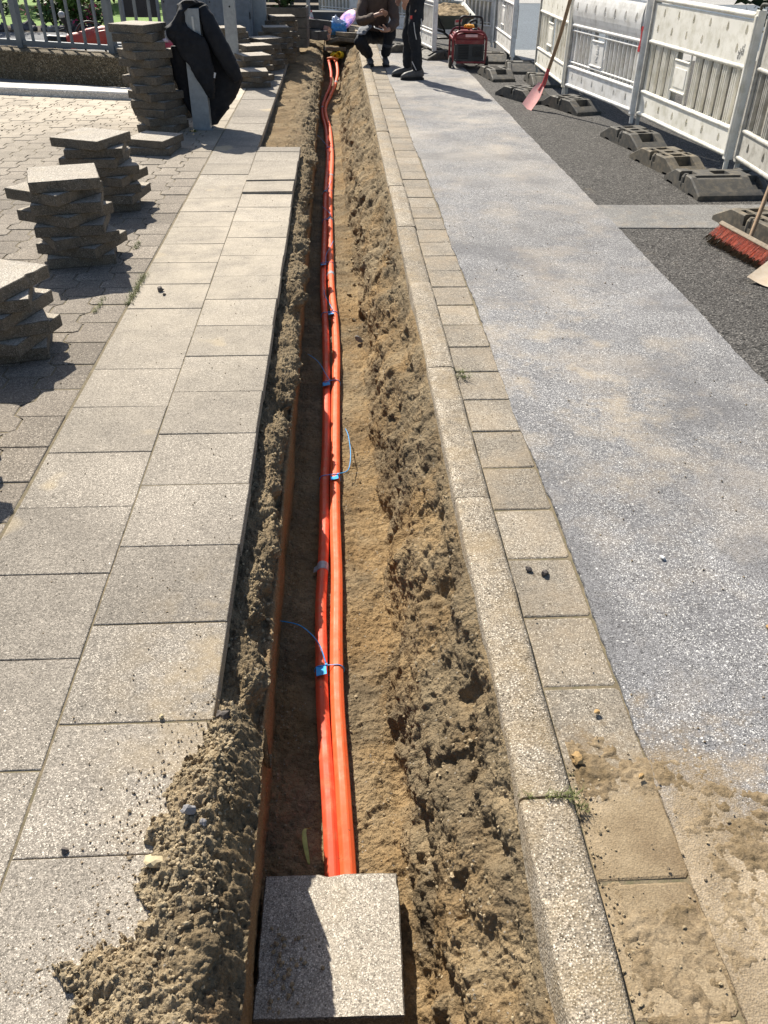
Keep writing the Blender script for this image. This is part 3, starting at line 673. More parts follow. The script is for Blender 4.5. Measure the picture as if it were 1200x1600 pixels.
def build_clods():
    """loose crumbs lying on the trench sides, its floor and the heap: sampled on the soil surface itself"""
    R = random.Random(33); me = TRENCH.data; n = len(me.vertices); co = np.zeros(n * 3, np.float32); me.vertices.foreach_get('co', co); co = co.reshape(-1, 3)
    hp = bpy.data.objects['spoil_heap'].data; m2 = len(hp.vertices); c2 = np.zeros(m2 * 3, np.float32); hp.vertices.foreach_get('co', c2); c2 = c2.reshape(-1, 3)
    def pick(sel, cnt, r0, r1, pts, key):
        idx = np.where(sel)[0]; rs = np.random.RandomState(key); idx = rs.choice(idx, cnt)
        for q in idx:
            x, y, z = pts[q]; r = r0 + (r1 - r0) * R.random() ** 4.5; lump_mesh(mb, (x, y, z + r * .25), r, int(q) % 997, .75, sub=1)
    mb = MB(); x, y, z = co.T
    pick((x > .20) & (x < .38) & (y > .5) & (y < 1.6), 800, .0009, .0060, co, 1)
    pick((x > .16) & (x < .38) & (y >= 1.6) & (y < 4.5), 800, .0010, .0065, co, 2)
    pick((x > .05) & (x < .38) & (y >= 4.5) & (y < 13), 500, .004, .018, co, 3)
    pick((x > -.34) & (x < -.19) & (z > -.2) & (y > 1.4) & (y < 4.5), 1800, .0010, .007, co, 4)
    pick((x > -.34) & (x < -.19) & (z > -.22) & (y >= 4.5) & (y < 8), 300, .004, .014, co, 5)
    pick((x > -.69) & (x < -.2) & (z > -.25) & (y >= 7.9) & (y < 15), 420, .005, .022, co, 6)
    pick((x > -.23) & (x < .16) & (z < -.48) & (y > 1.2) & (y < 5), 700, .0010, .006, co, 7)
    hx, hy, hz = c2.T
    pick((hz > .004) & (hx < -.23), 3600, .0009, .0065, c2, 8)
    rk = random.Random(15)
    for q in range(520):                        # dirt gathered along the foot of the kerb and over the sandy film
        if q < 330: x, yy = .506 + abs(rk.gauss(0, .032)), rk.uniform(.5, 1.22)
        else: x, yy = rk.gauss(.80, .16), rk.gauss(.86, .2)
        if x < .505 or yy < .45: continue
        r = .0008 + .0034 * rk.random() ** 3.5; lump_mesh(mb, (x, yy, (-.027 if x < .70 else -.021) + r * .35), r, q % 911, .7, sub=1)
    rp = random.Random(5)
    for q in range(170):                         # soil spilt on the cover slab
        t = rp.random(); x, yy = -.205 + abs(rp.gauss(0, .05)), rp.choice((.93, .99, 1.0, 1.02)) + rp.gauss(0, .05)
        if -.225 < x < .1 and .88 < yy < 1.2: r = .001 + .006 * rp.random() ** 4; lump_mesh(mb, (x, yy, -.4565 + r * .3), r, q, .7, sub=1)
    m = soil_crumb_material()
    tag(mb.build('loose_clods', m, smooth=False, normals=False), 'loose brown clods and crumbs lying on the trench sides and spoil heap', 'soil', kind='stuff')
def soil_crumb_material():
    m = Mat('clod_soil', .95, 0, .12); n1 = m.noise(11, 5, .6); c = m.ramp(n1, [(.3, (.25, .195, .122)), (.5, (.35, .28, .18)), (.68, (.44, .345, .22))])
    c = m.mix(1, c, m.ramp(m.noise(160, 4, .7), [(.3, .65), (.7, 1.3)]), 'MULTIPLY'); m.base(c); m.bump(m.noise(400, 3), .6, .002); return m.m
build_clods()
# ------------------------------------------------------------------ loose paving slabs
def slab_mesh(name, w, t, seed, n=10):
    """a worn concrete slab with chipped arrises; top coloured paler as sunlit, sides darker as shaded"""
    bm = bmesh.new(); bmesh.ops.create_cube(bm, size=1.0)
    for v in bm.verts: v.co = Vector((v.co.x * w, v.co.y * w, (v.co.z + 0.5) * t))
    bmesh.ops.bevel(bm, geom=bm.edges[:], offset=0.0035, segments=1, affect='EDGES')
    bmesh.ops.subdivide_edges(bm, edges=[e for e in bm.edges if e.calc_length() > w * 0.5], cuts=n, use_grid_fill=True)
    off = Vector((seed * 3.1, seed * 1.7, seed * 0.9)); h = w / 2
    for v in bm.verts:
        e = mnoise.noise(v.co * 24 + off) * 0.0016
        ex = max(abs(v.co.x), abs(v.co.y)) > h - 0.005
        if ex:
            c = max(0, mnoise.noise(v.co * 13 + off) - 0.28) * 0.03
            k = 1 - (c + abs(e)) / h; v.co.x *= k; v.co.y *= k
        v.co.z += e * 0.5
    me = bpy.data.meshes.new(name); bm.to_mesh(me); bm.free()
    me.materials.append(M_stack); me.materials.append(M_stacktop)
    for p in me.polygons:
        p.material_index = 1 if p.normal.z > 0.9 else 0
    return me
ORD = ['topmost', 'second from the top', 'third from the top', 'fourth from the top', 'fifth from the top', 'sixth from the top', 'seventh from the top', 'eighth from the top', 'ninth from the top', 'tenth from the top', 'eleventh from the top', 'twelfth from the top', 'thirteenth from the top', 'fourteenth from the top']
SLABS = {}
def stack(desc, group, cx, cy, yaws, t=0.058, w=0.37, lean=(0, 0), jit=0.018, seed=1, z0=0.0, look='concrete slab', off={}):
    """yaws from the top slab down; every slab is a thing of its own"""
    R = random.Random(seed); n = len(yaws); turn = 0.9 * math.degrees(math.atan2(-cx, cy)); key = (round(t, 3), round(w, 3))
    if key not in SLABS: SLABS[key] = [slab_mesh('concrete_slab', w, t - 0.0012, 7 * q + len(SLABS)) for q in range(4)]
    for k, yw in enumerate(yaws):
        lvl = n - 1 - k
        o = bpy.data.objects.new('paving_stone', SLABS[key][R.randrange(4)]); C.objects.link(o)
        o.location = (cx + off.get(k, 0) + lean[0] * lvl + R.uniform(-jit, jit), cy + lean[1] * lvl + R.uniform(-jit, jit), z0 + lvl * t)
        o.rotation_euler = (0, 0, rad(yw + turn) + R.choice((0, PI / 2, PI, -PI / 2)))
        if n == 1: lab = f'{look} {desc}'
        else:
            pos = 'bottom' if k == n - 1 else ORD[k]
            lab = f'{pos} {look} of the {desc}' if pos in ('bottom', 'topmost') else f'{look}, {pos}, in the {desc}'
        tag(o, lab, 'paving slab', group)
stack('stack cut off by the left edge', 'slabs of the stack at the left edge', -1.535, 3.58, [49, -6, 52, 4, 55, -6], seed=4)
stack('stack hidden beyond the left edge', 'slabs of the stack beyond the left edge', -1.53, 2.62, [40, -6, 52, 10, 60, 0, 40, 5], seed=14)
stack('twisted stack nearest the laid footway', 'slabs of the twisted stack near the footway', -1.512, 4.865, [2, 46, -4, 47, -8, 17, 58, -2], t=0.059, jit=0.012, seed=5, off={0: -.02, 1: -.075, 3: -.035, 6: .03})
stack('twisted stack behind the nearest full one', 'slabs of the second twisted stack', -1.585, 5.975, [54, -6, 71, 9, 60, 8, 68, 0], t=0.058, jit=0.02, seed=6, off={0: -.05, 1: -.035, 2: -.05, 4: .03, 6: .035})
stack('low pair in front of the tall stack', 'slabs of the low pair', -1.60, 7.74, [60, 73], t=0.06, seed=7)
stack('tall leaning stack beside the jacket', 'slabs of the tall stack', -1.66, 8.66, [56, 72, 5, 28, 52, 8, 57, 10, 35, 60, 52, 20, 66], t=0.068, lean=(-0.0105, 0.004), jit=0.014, seed=8)
stack('stack half hidden behind the tall one', 'slabs of the stack behind the tall one', -1.66, 9.42, [20, 50, 70, 30, 10, 60, 35, 80, 20], t=0.066, seed=9)
stack('low stack behind the draped post', 'slabs of the low stack behind the post', -1.03, 11.42, [4, 60, 10], t=0.06, seed=10)
stack('second stack back along the trench', 'slabs of the second stack along the trench', -1.06, 11.86, [20, 75, 40, 10, 60], t=0.06, seed=11)
stack('third stack back along the trench', 'slabs of the third stack along the trench', -1.05, 12.36, [22, 60, 15, 44, 80, 5], t=0.06, seed=12)
stack('fourth stack back along the trench', 'slabs of the fourth stack along the trench', -0.965, 12.95, [32, 5, 70, 40, 15, 60], t=0.064, seed=13)
stack('fifth stack back along the trench', 'slabs of the fifth stack along the trench', -0.835, 13.62, [6, 50, 20, 76, 10, 35, 60], t=0.066, seed=15)
stack('farthest stack in front of the wooden planter', 'slabs of the farthest stack by the trench', -0.80, 14.35, [8, 40, 70, 15, 55, 3, 30, 64], t=0.068, seed=16)
stack('stack behind the galvanised post', 'slabs of the stack behind the galvanised post', -1.42, 12.7, [12, 60, 30, 80, 5, 45, 20, 70], t=0.066, seed=17)

def lone_slab(loc, rot, lab, w=0.35, t=0.05, seed=3, mesh=None):
    me = slab_mesh('concrete_slab', w, t, seed, 14)
    o = bpy.data.objects.new('paving_stone', me); C.objects.link(o); o.location = loc; o.rotation_euler = rot
    return tag(o, lab, 'paving slab')
lone_slab((-0.059, 1.043, -0.510), (rad(1.0), rad(-0.5), rad(-1.2)), 'grey speckled slab lying in the trench over the near ends of the orange ducts', 0.352, 0.052, 5)
lone_slab((0.28, 17.15, 0.02), (rad(-3), rad(4), rad(24)), 'pale slab laid across the far end of the trench', 0.42, 0.06, 6)
lone_slab((0.10, 16.75, -0.06), (rad(-14), rad(8), rad(32)), 'grey slab tilted under the pale one at the trench end', 0.40, 0.06, 7)
lone_slab((-0.02, 16.55, -0.15), (rad(-5), rad(2), rad(8)), 'dark slab edge lowest of the three at the trench end', 0.36, 0.06, 8)

# ------------------------------------------------------------------ ducts in the trench
def plastic(name, col, rough=0.5, spec=0.35):
    m = Mat(name, rough, 0, spec)
    f = m.noise(7, 5, 0.6); c = m.ramp(f, [(0.3, tuple(x * 0.88 for x in col)), (0.7, tuple(min(1, x * 1.06) for x in col))])
    d = m.ramp(m.noise(19, 8, 0.74), [(0.50, 0.0), (0.74, 0.6)]); c = m.mix(d, c, (0.46, 0.24, 0.11))
    sp = m.ramp(m.noise(85, 2, 0.5), [(0.70, 0.0), (0.73, 0.8)]); c = m.mix(sp, c, (0.10, 0.06, 0.035))
    m.base(c); m.rough(m.ramp(m.noise(18, 5), [(0.3, rough - 0.1), (0.7, rough + 0.22)]))
    m.bump(m.noise(40, 4), 0.08, 0.003); return m.m
M_duct = plastic('orange_duct', (0.82, 0.122, 0.034)); M_duct2 = plastic('red_orange_duct', (0.74, 0.090, 0.036))
M_blue = simple('blue_nylon', (0.025, 0.36, 0.82), 0.4, var=0.08, scale=40)
M_tape = simple('grey_tape', (0.36, 0.37, 0.42), 0.3, var=0.2, scale=60)
DL = [(-0.064, 0.87), (-0.060, 1.10), (-0.056, 1.25), (-0.066, 1.47), (-0.085, 1.84), (-0.094, 2.14), (-0.102, 2.35), (-0.099, 2.71), (-0.092, 3.19), (-0.086, 3.52), (-0.089, 4.18), (-0.098, 4.61), (-0.111, 5.11), (-0.120, 5.7), (-0.127, 6.41), (-0.130, 7.27), (-0.126, 8.34), (-0.116, 9.71), (-0.122, 10.55), (-0.15, 11.53), (-0.196, 12.43), (-0.215, 13.2), (-0.173, 14.05)]
DR = [(-0.018, 0.87), (-0.014, 1.10), (-0.012, 1.25), (-0.021, 1.47), (-0.034, 1.84), (-0.040, 2.14), (-0.044, 2.5), (-0.046, 2.93), (-0.040, 3.48), (-0.036, 4.18), (-0.036, 4.61), (-0.046, 5.11), (-0.060, 5.7), (-0.074, 6.41), (-0.084, 7.27), (-0.083, 8.34), (-0.070, 9.71), (-0.074, 10.55), (-0.100, 11.53), (-0.150, 12.43), (-0.168, 13.2), (-0.099, 14.05)]
dip = lambda y: -0.024 * max(0, min(1, (1.42 - y) / .2))
WX = lambda y, s: .0035 * math.sin(y * 2.9 + s) + .0025 * math.sin(y * 5.3 + 2 * s)
ZL = lambda y: -0.512 + 0.004 * math.sin(y * 1.3) + .002 * math.sin(y * 7) + dip(y)
ZR = lambda y: -0.508 + 0.004 * math.sin(y * 1.1 + 1) + dip(y) * 1.2
pl = smoothpath([(x + WX(y, 0), y, ZL(y)) for x, y in DL] + [(-0.10, 14.75, -0.45), (-0.085, 15.4, -0.37), (-0.11, 15.9, -0.285), (-0.13, 16.3, -0.27), (-0.14, 16.8, -0.32)], 9)
pr = smoothpath([(x + WX(y, 0.25) - .001, y, ZR(y)) for x, y in DR] + [(-0.02, 14.8, -0.44), (0.022, 15.4, -0.37), (0.012, 15.9, -0.28), (-0.025, 16.25, -0.25), (-0.05, 16.8, -0.32)], 9)
def duct(path, r, mat, label):
    mb = MB(); mb.tube(path, r * 1.03, 8, turn=PI / 8)
    o = mb.build('cable_duct', mat, smooth=True, autosmooth=30)
    bv = o.modifiers.new('round', 'BEVEL'); bv.width = .0035; bv.segments = 2; bv.limit_method = 'ANGLE'; bv.angle_limit = rad(30); tag(o, label, 'cable duct', 'orange ducts in the trench')
    return o
dl = duct(pl, 0.0225, M_duct2, 'left orange duct, the one lying nearer the undercut left trench wall')
dr = duct(pr, 0.0245, M_duct, 'right orange duct, the one lying nearer the sunlit trench slope')
def at(path, y):
    for a, b in zip(path[:-1], path[1:]):
        if a.y <= y <= b.y: return a.lerp(b, (y - a.y) / (b.y - a.y)), (b - a).normalized()
    return path[-1], Vector((0, 1, 0))
def band(d, path, y, r, L=0.03):
    p, t = at(path, y); mb = MB()
    mb.tube([p - t * L / 2, p - t * L * .2, p + t * L * .2, p + t * L / 2], [r + .0012, r + .0018, r + .0015, r + .0012], 14)
    mb.add([p + Vector((-r, -L * .4, .004)), p + Vector((-r, L * .4, .004)), p + Vector((-r - .013, L * .35, -.006)), p + Vector((-r - .015, -L * .3, -.009))], [(0, 1, 2, 3)])
    mb.build('tape_band', M_tape, d, smooth=True, autosmooth=40)
band(dl, pl, 2.56, 0.0225, 0.045)
for y in (5.98, 7.4, 9.0): band(dr, pr, y, 0.0245, 0.05)
band(dl, pl, 8.35, 0.0225, 0.06); band(dl, pl, 13.1, 0.0225, 0.08); band(dr, pr, 14.9, 0.0245, 0.09)
def cable_tie(y, tail, label, head=(0, 0), fl=(0.019, 0.026)):
    """blue cable tie round both ducts: strap, tail and flag"""
    a, _ = at(pl, y); b, _ = at(pr, y); root = empty('cable_tie', (a + b) / 2); tag(root, label, 'cable tie', 'blue cable ties on the ducts')
    c = (a + b) / 2; loop = []
    for k in range(28):
        th = 2 * PI * k / 28; q, r = (b, .0262) if math.cos(th) > 0 else (a, .0242)
        loop.append(Vector((q.x - c.x + r * math.cos(th), 0.0, q.z - c.z + r * math.sin(th))))
    mb = MB(); mb.tube(loop, 0.0018, 6, closed=True, flat=1.0); mb.build('strap', M_blue, root)
    h = Vector((head[0] + a.x - c.x, 0, 0.0245 + head[1] + a.z - c.z))
    mb = MB(); mb.box(h + Vector((0, -fl[1] * .42, .002)), (fl[0], fl[1], .0022), (rad(-14), rad(-10), rad(6)))
    mb.box(h + Vector((fl[0] * .45, .003, .002)), (.008, .008, .006)); mb.build('flag', M_blue, root, bev=.0006)
    pts = smoothpath([h + Vector((fl[0] * .45, .003, .003))] + [h + Vector(t) for t in tail], 6)
    mb = MB(); mb.tube(pts, [.0021] * (len(pts) - 2) + [.0016, .001], 6); mb.build('tail', M_blue, root, smooth=True)
cable_tie(2.00, [(-0.012, .09, .022), (-0.075, .17, .028), (-0.155, .215, .014)], 'blue cable tie with broad flag and long tail, nearest of the ties on the ducts', fl=(.036, .058))
cable_tie(3.22, [(0.064, .04, .0), (0.078, .16, .012), (0.070, .34, .010), (.055, .42, .008)], 'blue cable tie with its tail curving up the right side of the ducts', head=(0.046, 0.002), fl=(.036, .058))
cable_tie(4.20, [(-0.005, .07, .012), (-0.05, .22, .018), (-0.115, .36, .004)], 'blue cable tie whose tail leans toward the undercut wall, midway along the trench', fl=(.040, .085))
cable_tie(5.21, [(-0.01, .12, .01), (-0.045, .30, .006), (-.05, .42, .0)], 'small blue cable tie on the right duct past the midpoint', head=(0.042, 0.002), fl=(.036, .08))
cable_tie(6.20, [(0.02, .12, .02), (0.05, .3, .02), (.075, .5, .01)], 'blue cable tie with its tail crossing over the right duct', fl=(.04, .11))
cable_tie(7.37, [(0.03, .1, .01), (-0.01, .25, .01), (-.05, .4, .0)], 'blue cable tie in the shaded stretch of the trench', head=(0.02, 0.002), fl=(.02, .05))
cable_tie(8.36, [(0.03, .1, .01), (0.05, .3, .01), (.05, .4, .0)], 'light blue tie just beyond the shaded stretch', fl=(.028, .07))
cable_tie(10.3, [(-0.03, .1, .025), (-0.10, .45, .03), (-.16, .7, .02)], 'blue cable tie farthest along the ducts with its tail to the left', fl=(.024, .06))

# leaf, stones, weeds
def leaf():
    pts = smoothpath([(-0.118, 1.40, -.525), (-0.135, 1.385, -.512), (-.132, 1.34, -.508), (-.12, 1.285, -.52)], 6); mb = MB(); n = len(pts)
    V = []
    for i, p in enumerate(pts):
        w = 0.0095 * math.sin(PI * (0.06 + 0.9 * i / (n - 1))) ** .7 * (0.4 + 0.6 * i / n); V += [p + Vector((-w, 0, .003)), p + Vector((0, 0, -.001)), p + Vector((w, 0, .003))]
    F = []
    for i in range(n - 1): F += [(3 * i, 3 * i + 1, 3 * i + 4, 3 * i + 3), (3 * i + 1, 3 * i + 2, 3 * i + 5, 3 * i + 4)]
    mb.add(V, F); o = mb.build('leaf', simple('yellow_leaf', (0.46, 0.44, 0.13), 0.6, var=0.2, scale=60), smooth=True)
    sm = o.modifiers.new('thick', 'SOLIDIFY'); sm.thickness = 0.0006
    tag(o, 'curled yellow green leaf on the shaded trench floor', 'leaf')
leaf()
M_st = [simple('pebble_grey', (0.24, 0.23, 0.23), 0.85, var=0.2, scale=40, bump=.3), simple('pebble_tan', (0.42, 0.35, 0.22), 0.9, var=0.2, scale=40, bump=.3), simple('pebble_dark', (0.10, 0.085, 0.075), 0.85, var=0.2, scale=40, bump=.3), simple('clod_sand', (0.36, 0.235, 0.105), 0.95, var=.2, scale=60, bump=.6, bscale=200), simple('chip_white', (0.7, 0.68, 0.64), 0.8, var=.1)]
def stone(x, y, z, r, m, label, cat='stone', name='stone', sq=.7, seed=0):
    mb = MB(); lump_mesh(mb, (0, 0, 0), r, seed, sq, sub=2); o = mb.build(name, M_st[m], smooth=False); o.location = (x, y, z); tag(o, label, cat)
stone(-0.312, 1.372, .0, .017, 2, 'dark brown stone at the corner where the slab edge meets the soil heap', seed=1)
stone(-0.345, 1.07, .055, .014, 0, 'pointed grey stone half sunk in the spoil heap', seed=2)
stone(-0.405, .975, .022, .021, 1, 'flat tan stone on the near edge of the spoil heap', seed=3, sq=.45)
stone(-0.31, 1.035, .06, .009, 0, 'small blue grey stone beside the pointed one on the heap', seed=4)
stone(-0.60, 1.02, .004, .007, 2, 'tiny dark pebble alone on the near slab', seed=5)
stone(-0.46, 1.37, .004, .008, 1, 'small tan pebble near the slab joint', seed=6)
stone(-0.96, 4.30, .009, .021, 2, 'dark clod of earth on the footway slab near the twisted stack', 'clod', 'clod', seed=7)
stone(-0.93, 4.24, .004, .010, 2, 'smaller dark crumb beside the clod on the footway', 'clod', 'clod', seed=8)
stone(0.605, 1.91, -.02, .013, 2, 'dark brown clod on the gutter stone', 'clod', 'clod', seed=9)
stone(0.56, 1.93, -.02, .010, 2, 'small brown clod near the kerb edge of the gutter', 'clod', 'clod', seed=10)
stone(0.99, 1.965, -.015, .010, 4, 'white chip on the grey asphalt strip', 'chip', 'stone_chip', sq=.4, seed=11)
stone(1.19, 1.64, -.015, .014, 3, 'orange sandy clod at the right edge of the asphalt strip', 'clod', 'clod', sq=.5, seed=12)
stone(0.535, 1.22, -.016, .015, 3, 'orange clay lump pressed against the kerb', 'clod', 'clod', sq=.5, seed=13)
stone(0.67, 1.16, -.012, .007, 3, 'small orange clay crumb on the sandy gutter', 'clod', 'clod', sq=.6, seed=14)
stone(0.105, 4.8, -.50, .022, 0, 'pale grey stone on the trench floor right of the ducts', seed=15)
stone(0.62, 1.36, -.018, .008, 3, 'orange pebble on the last clean gutter stone', 'clod', 'clod', sq=.6, seed=16)
M_weed = simple('weed_green', (0.14, 0.155, 0.045), 0.7, var=0.35, scale=40)
def weed(pts, h, n, label, seed):
    R = random.Random(seed); mb = MB()
    for _ in range(n):
        x, y, z = pts[R.randrange(len(pts))]; x += R.gauss(0, h * .35); y += R.gauss(0, h * .3); a = R.uniform(0, 6.28); L = h * R.uniform(.5, 1.2); w = h * .055
        dx, dy = math.cos(a), math.sin(a); V = []
        for k in range(4):
            t = k / 3; c = Vector((x + dx * L * t * t * .8, y + dy * L * t * t * .8, z + L * (t - .45 * t * t))); ww = w * (1 - t * .9); V += [c + Vector((-dy * ww, dx * ww, 0)), c + Vector((dy * ww, -dx * ww, 0))]
        mb.add(V, [(2 * k, 2 * k + 1, 2 * k + 3, 2 * k + 2) for k in range(3)])
    tag(mb.build('weed_tuft', M_weed, normals=False), label, 'weed', 'weeds in the joints')
weed([(0.45 + .01 * i, 1.105, .003) for i in range(6)] + [(.515, 1.085, -.02)] * 3, .022, 130, 'green weed tuft in the kerb joint nearest the camera', 1)
weed([(0.385, 1.115, -.01), (.40, 1.11, .0)], .016, 40, 'sparse weed at the trench side of the nearest kerb joint', 2)
weed([(0.522, 3.30, -.02), (.53, 3.25, -.02)], .036, 60, 'small weed tuft between kerb and gutter', 3)
weed([(-1.09, 4.10 + .02 * i, 0) for i in range(24)], .03, 330, 'strip of weeds along the seam between pavers and slabs', 4)
weed([(-1.235, 4.0 + .012 * i, 0) for i in range(18)], .022, 150, 'mossy weeds in the zigzag paver joint', 5)
weed([(-1.23, 5.0 + .012 * i, 0) for i in range(12)], .028, 90, 'dry weeds by the foot of the twisted stack', 6)
weed([(-1.37, 8.56, 0)], .05, 50, 'weeds at the foot of the draped post', 7)
# ------------------------------------------------------------------ barriers
M_wht = simple('white_plastic', (0.88, 0.865, 0.83), 0.42, var=0.06, scale=4, dirt=(0.36, 0.33, 0.26), dirt_amt=0.5, spec=.4)
M_wht2 = simple('cream_plastic', (0.87, 0.84, 0.755), 0.42, var=0.06, scale=4, dirt=(0.40, 0.37, 0.24), dirt_amt=0.5, spec=.4)
M_grime = simple('grimy_plastic', (0.50, 0.48, 0.43), 0.5, var=0.12, scale=7, dirt=(0.22, 0.20, 0.16), dirt_amt=0.7)
M_back = simple('dusty_shaded_recess_plastic', (0.46, 0.435, 0.385), 0.6, var=.15, scale=5, dirt=(.25, .23, .18), dirt_amt=.6)  # grey base carries the shade of the recess in its colour, dust on top
M_rub = simple('recycled_plastic', (0.070, 0.067, 0.061), 0.75, var=0.2, scale=8, bump=.3, bscale=90, dirt=(0.24, 0.20, 0.14), dirt_amt=.45)
M_rub2 = simple('dusty_recycled_plastic', (0.112, 0.100, 0.080), 0.85, var=0.2, scale=8, bump=.3, bscale=90, dirt=(0.30, 0.24, 0.16), dirt_amt=.6)
M_redtape = simple('red_tape', (0.55, 0.05, 0.06), 0.5, var=.2, scale=30)
M_ink = simple('grey_ink', (0.28, 0.27, 0.25), 0.7)
def holed_panel(mb, L, H, x0, z0, yf, rows, ew, eh, depth, thick, curve=0.0, nx=None):
    """front panel in the x-z plane facing -y with teardrop pockets; rows: list of (z centre, [x centres])"""
    yf_ = lambda z: yf - curve * (1 - ((z - z0 - H / 2) / (H / 2)) ** 2)
    zs = [z0]; 
    for zc, _ in rows: zs += [zc - eh * .95, zc + eh * .95]
    zs.append(z0 + H); zs = sorted(zs)
    fine = [zs[0]]
    for a, b in zip(zs[:-1], zs[1:]): fine += [b]
    for a, b in zip(fine[:-1], fine[1:]):
        row = next((r for r in rows if a < r[0] < b), None)
        if row is None:
            m = 3
            for k in range(m):
                za, zb = a + (b - a) * k / m, a + (b - a) * (k + 1) / m
                mb.add([(x0, yf_(za), za), (x0 + L, yf_(za), za), (x0 + L, yf_(zb), zb), (x0, yf_(zb), zb)], [(0, 1, 2, 3)])
            continue
        zc, xs = row; edges = [x0] + [(p + q) / 2 for p, q in zip(xs[:-1], xs[1:])] + [x0 + L]
        for xc, xa, xb in zip(xs, edges[:-1], edges[1:]):
            N = 16; O = []; In = []
            for k in range(N):
                th = 2 * PI * k / N + PI / N; cx, cz = math.cos(th), math.sin(th)
                s = 1 / max(abs(cx), abs(cz)); ox = xc + cx * s * ((xb - xc) if cx > 0 else (xc - xa)); oz = zc + cz * s * ((b - zc) if cz > 0 else (zc - a))
                O.append((ox, yf_(oz), oz)); f = ew * (0.72 + 0.28 * -cz) if True else ew
                iz = zc + cz * eh; In.append((xc + cx * f, yf_(iz), iz))
            for q, (sx, sz) in ((N // 8 - 0, (1, 1)),): pass
            bk = [(x, y + depth, z) for x, y, z in In]
            # square the outer loop's corners
            crn = {1: (xb, b), 2: None}
            V = O + In + bk; F = [(k, (k + 1) % N, N + (k + 1) % N, N + k) for k in range(N)] + [(N + k, N + (k + 1) % N, 2 * N + (k + 1) % N, 2 * N + k) for k in range(N)] + [tuple(range(2 * N, 3 * N))]
            mb.add(V, F)
            for sx, xe in ((1, xb), (-1, xa)):
                for sz, ze in ((1, b), (-1, a)):
                    ks = [k for k in range(N) if math.copysign(1, math.cos(2 * PI * k / N + PI / N)) == sx and math.copysign(1, math.sin(2 * PI * k / N + PI / N)) == sz]
                    ks.sort(key=lambda k: abs(abs(math.cos(2 * PI * k / N + PI / N)) - abs(math.sin(2 * PI * k / N + PI / N))))
                    p, q = O[ks[0]], O[ks[1]]; mb.add([p, q, (xe, yf_(ze), ze)], [(0, 1, 2)])
    # body behind
    mb.box((x0 + L / 2, yf + depth + thick / 2 + .002, z0 + H / 2), (L, thick, H))
    for xx in (x0, x0 + L): mb.add([(xx, yf, z0), (xx, yf_(z0 + H * .5), z0 + H * .5), (xx, yf, z0 + H), (xx, yf + depth + .002, z0 + H), (xx, yf + depth + .002, z0)], [(0, 1, 2, 3, 4)])
    for zz in (z0, z0 + H): mb.add([(x0, yf, zz), (x0 + L, yf, zz), (x0 + L, yf + depth + .002, zz), (x0, yf + depth + .002, zz)], [(0, 1, 2, 3)])
def text_mesh(txt, size, depth, M, name, mat, parent):
    cu = bpy.data.curves.new(name, 'FONT'); cu.body = txt; cu.size = size; cu.extrude = depth; cu.align_x = 'CENTER'; cu.align_y = 'CENTER'
    t = bpy.data.objects.new('tmp', cu); C.objects.link(t); dg = bpy.context.evaluated_depsgraph_get(); dg.update()
    me = bpy.data.meshes.new_from_object(t.evaluated_get(dg)); bpy.data.objects.remove(t); bpy.data.curves.remove(cu)
    me.transform(M); me.materials.clear(); me.materials.append(mat); o = bpy.data.objects.new(name, me); C.objects.link(o); o.parent = parent; return o
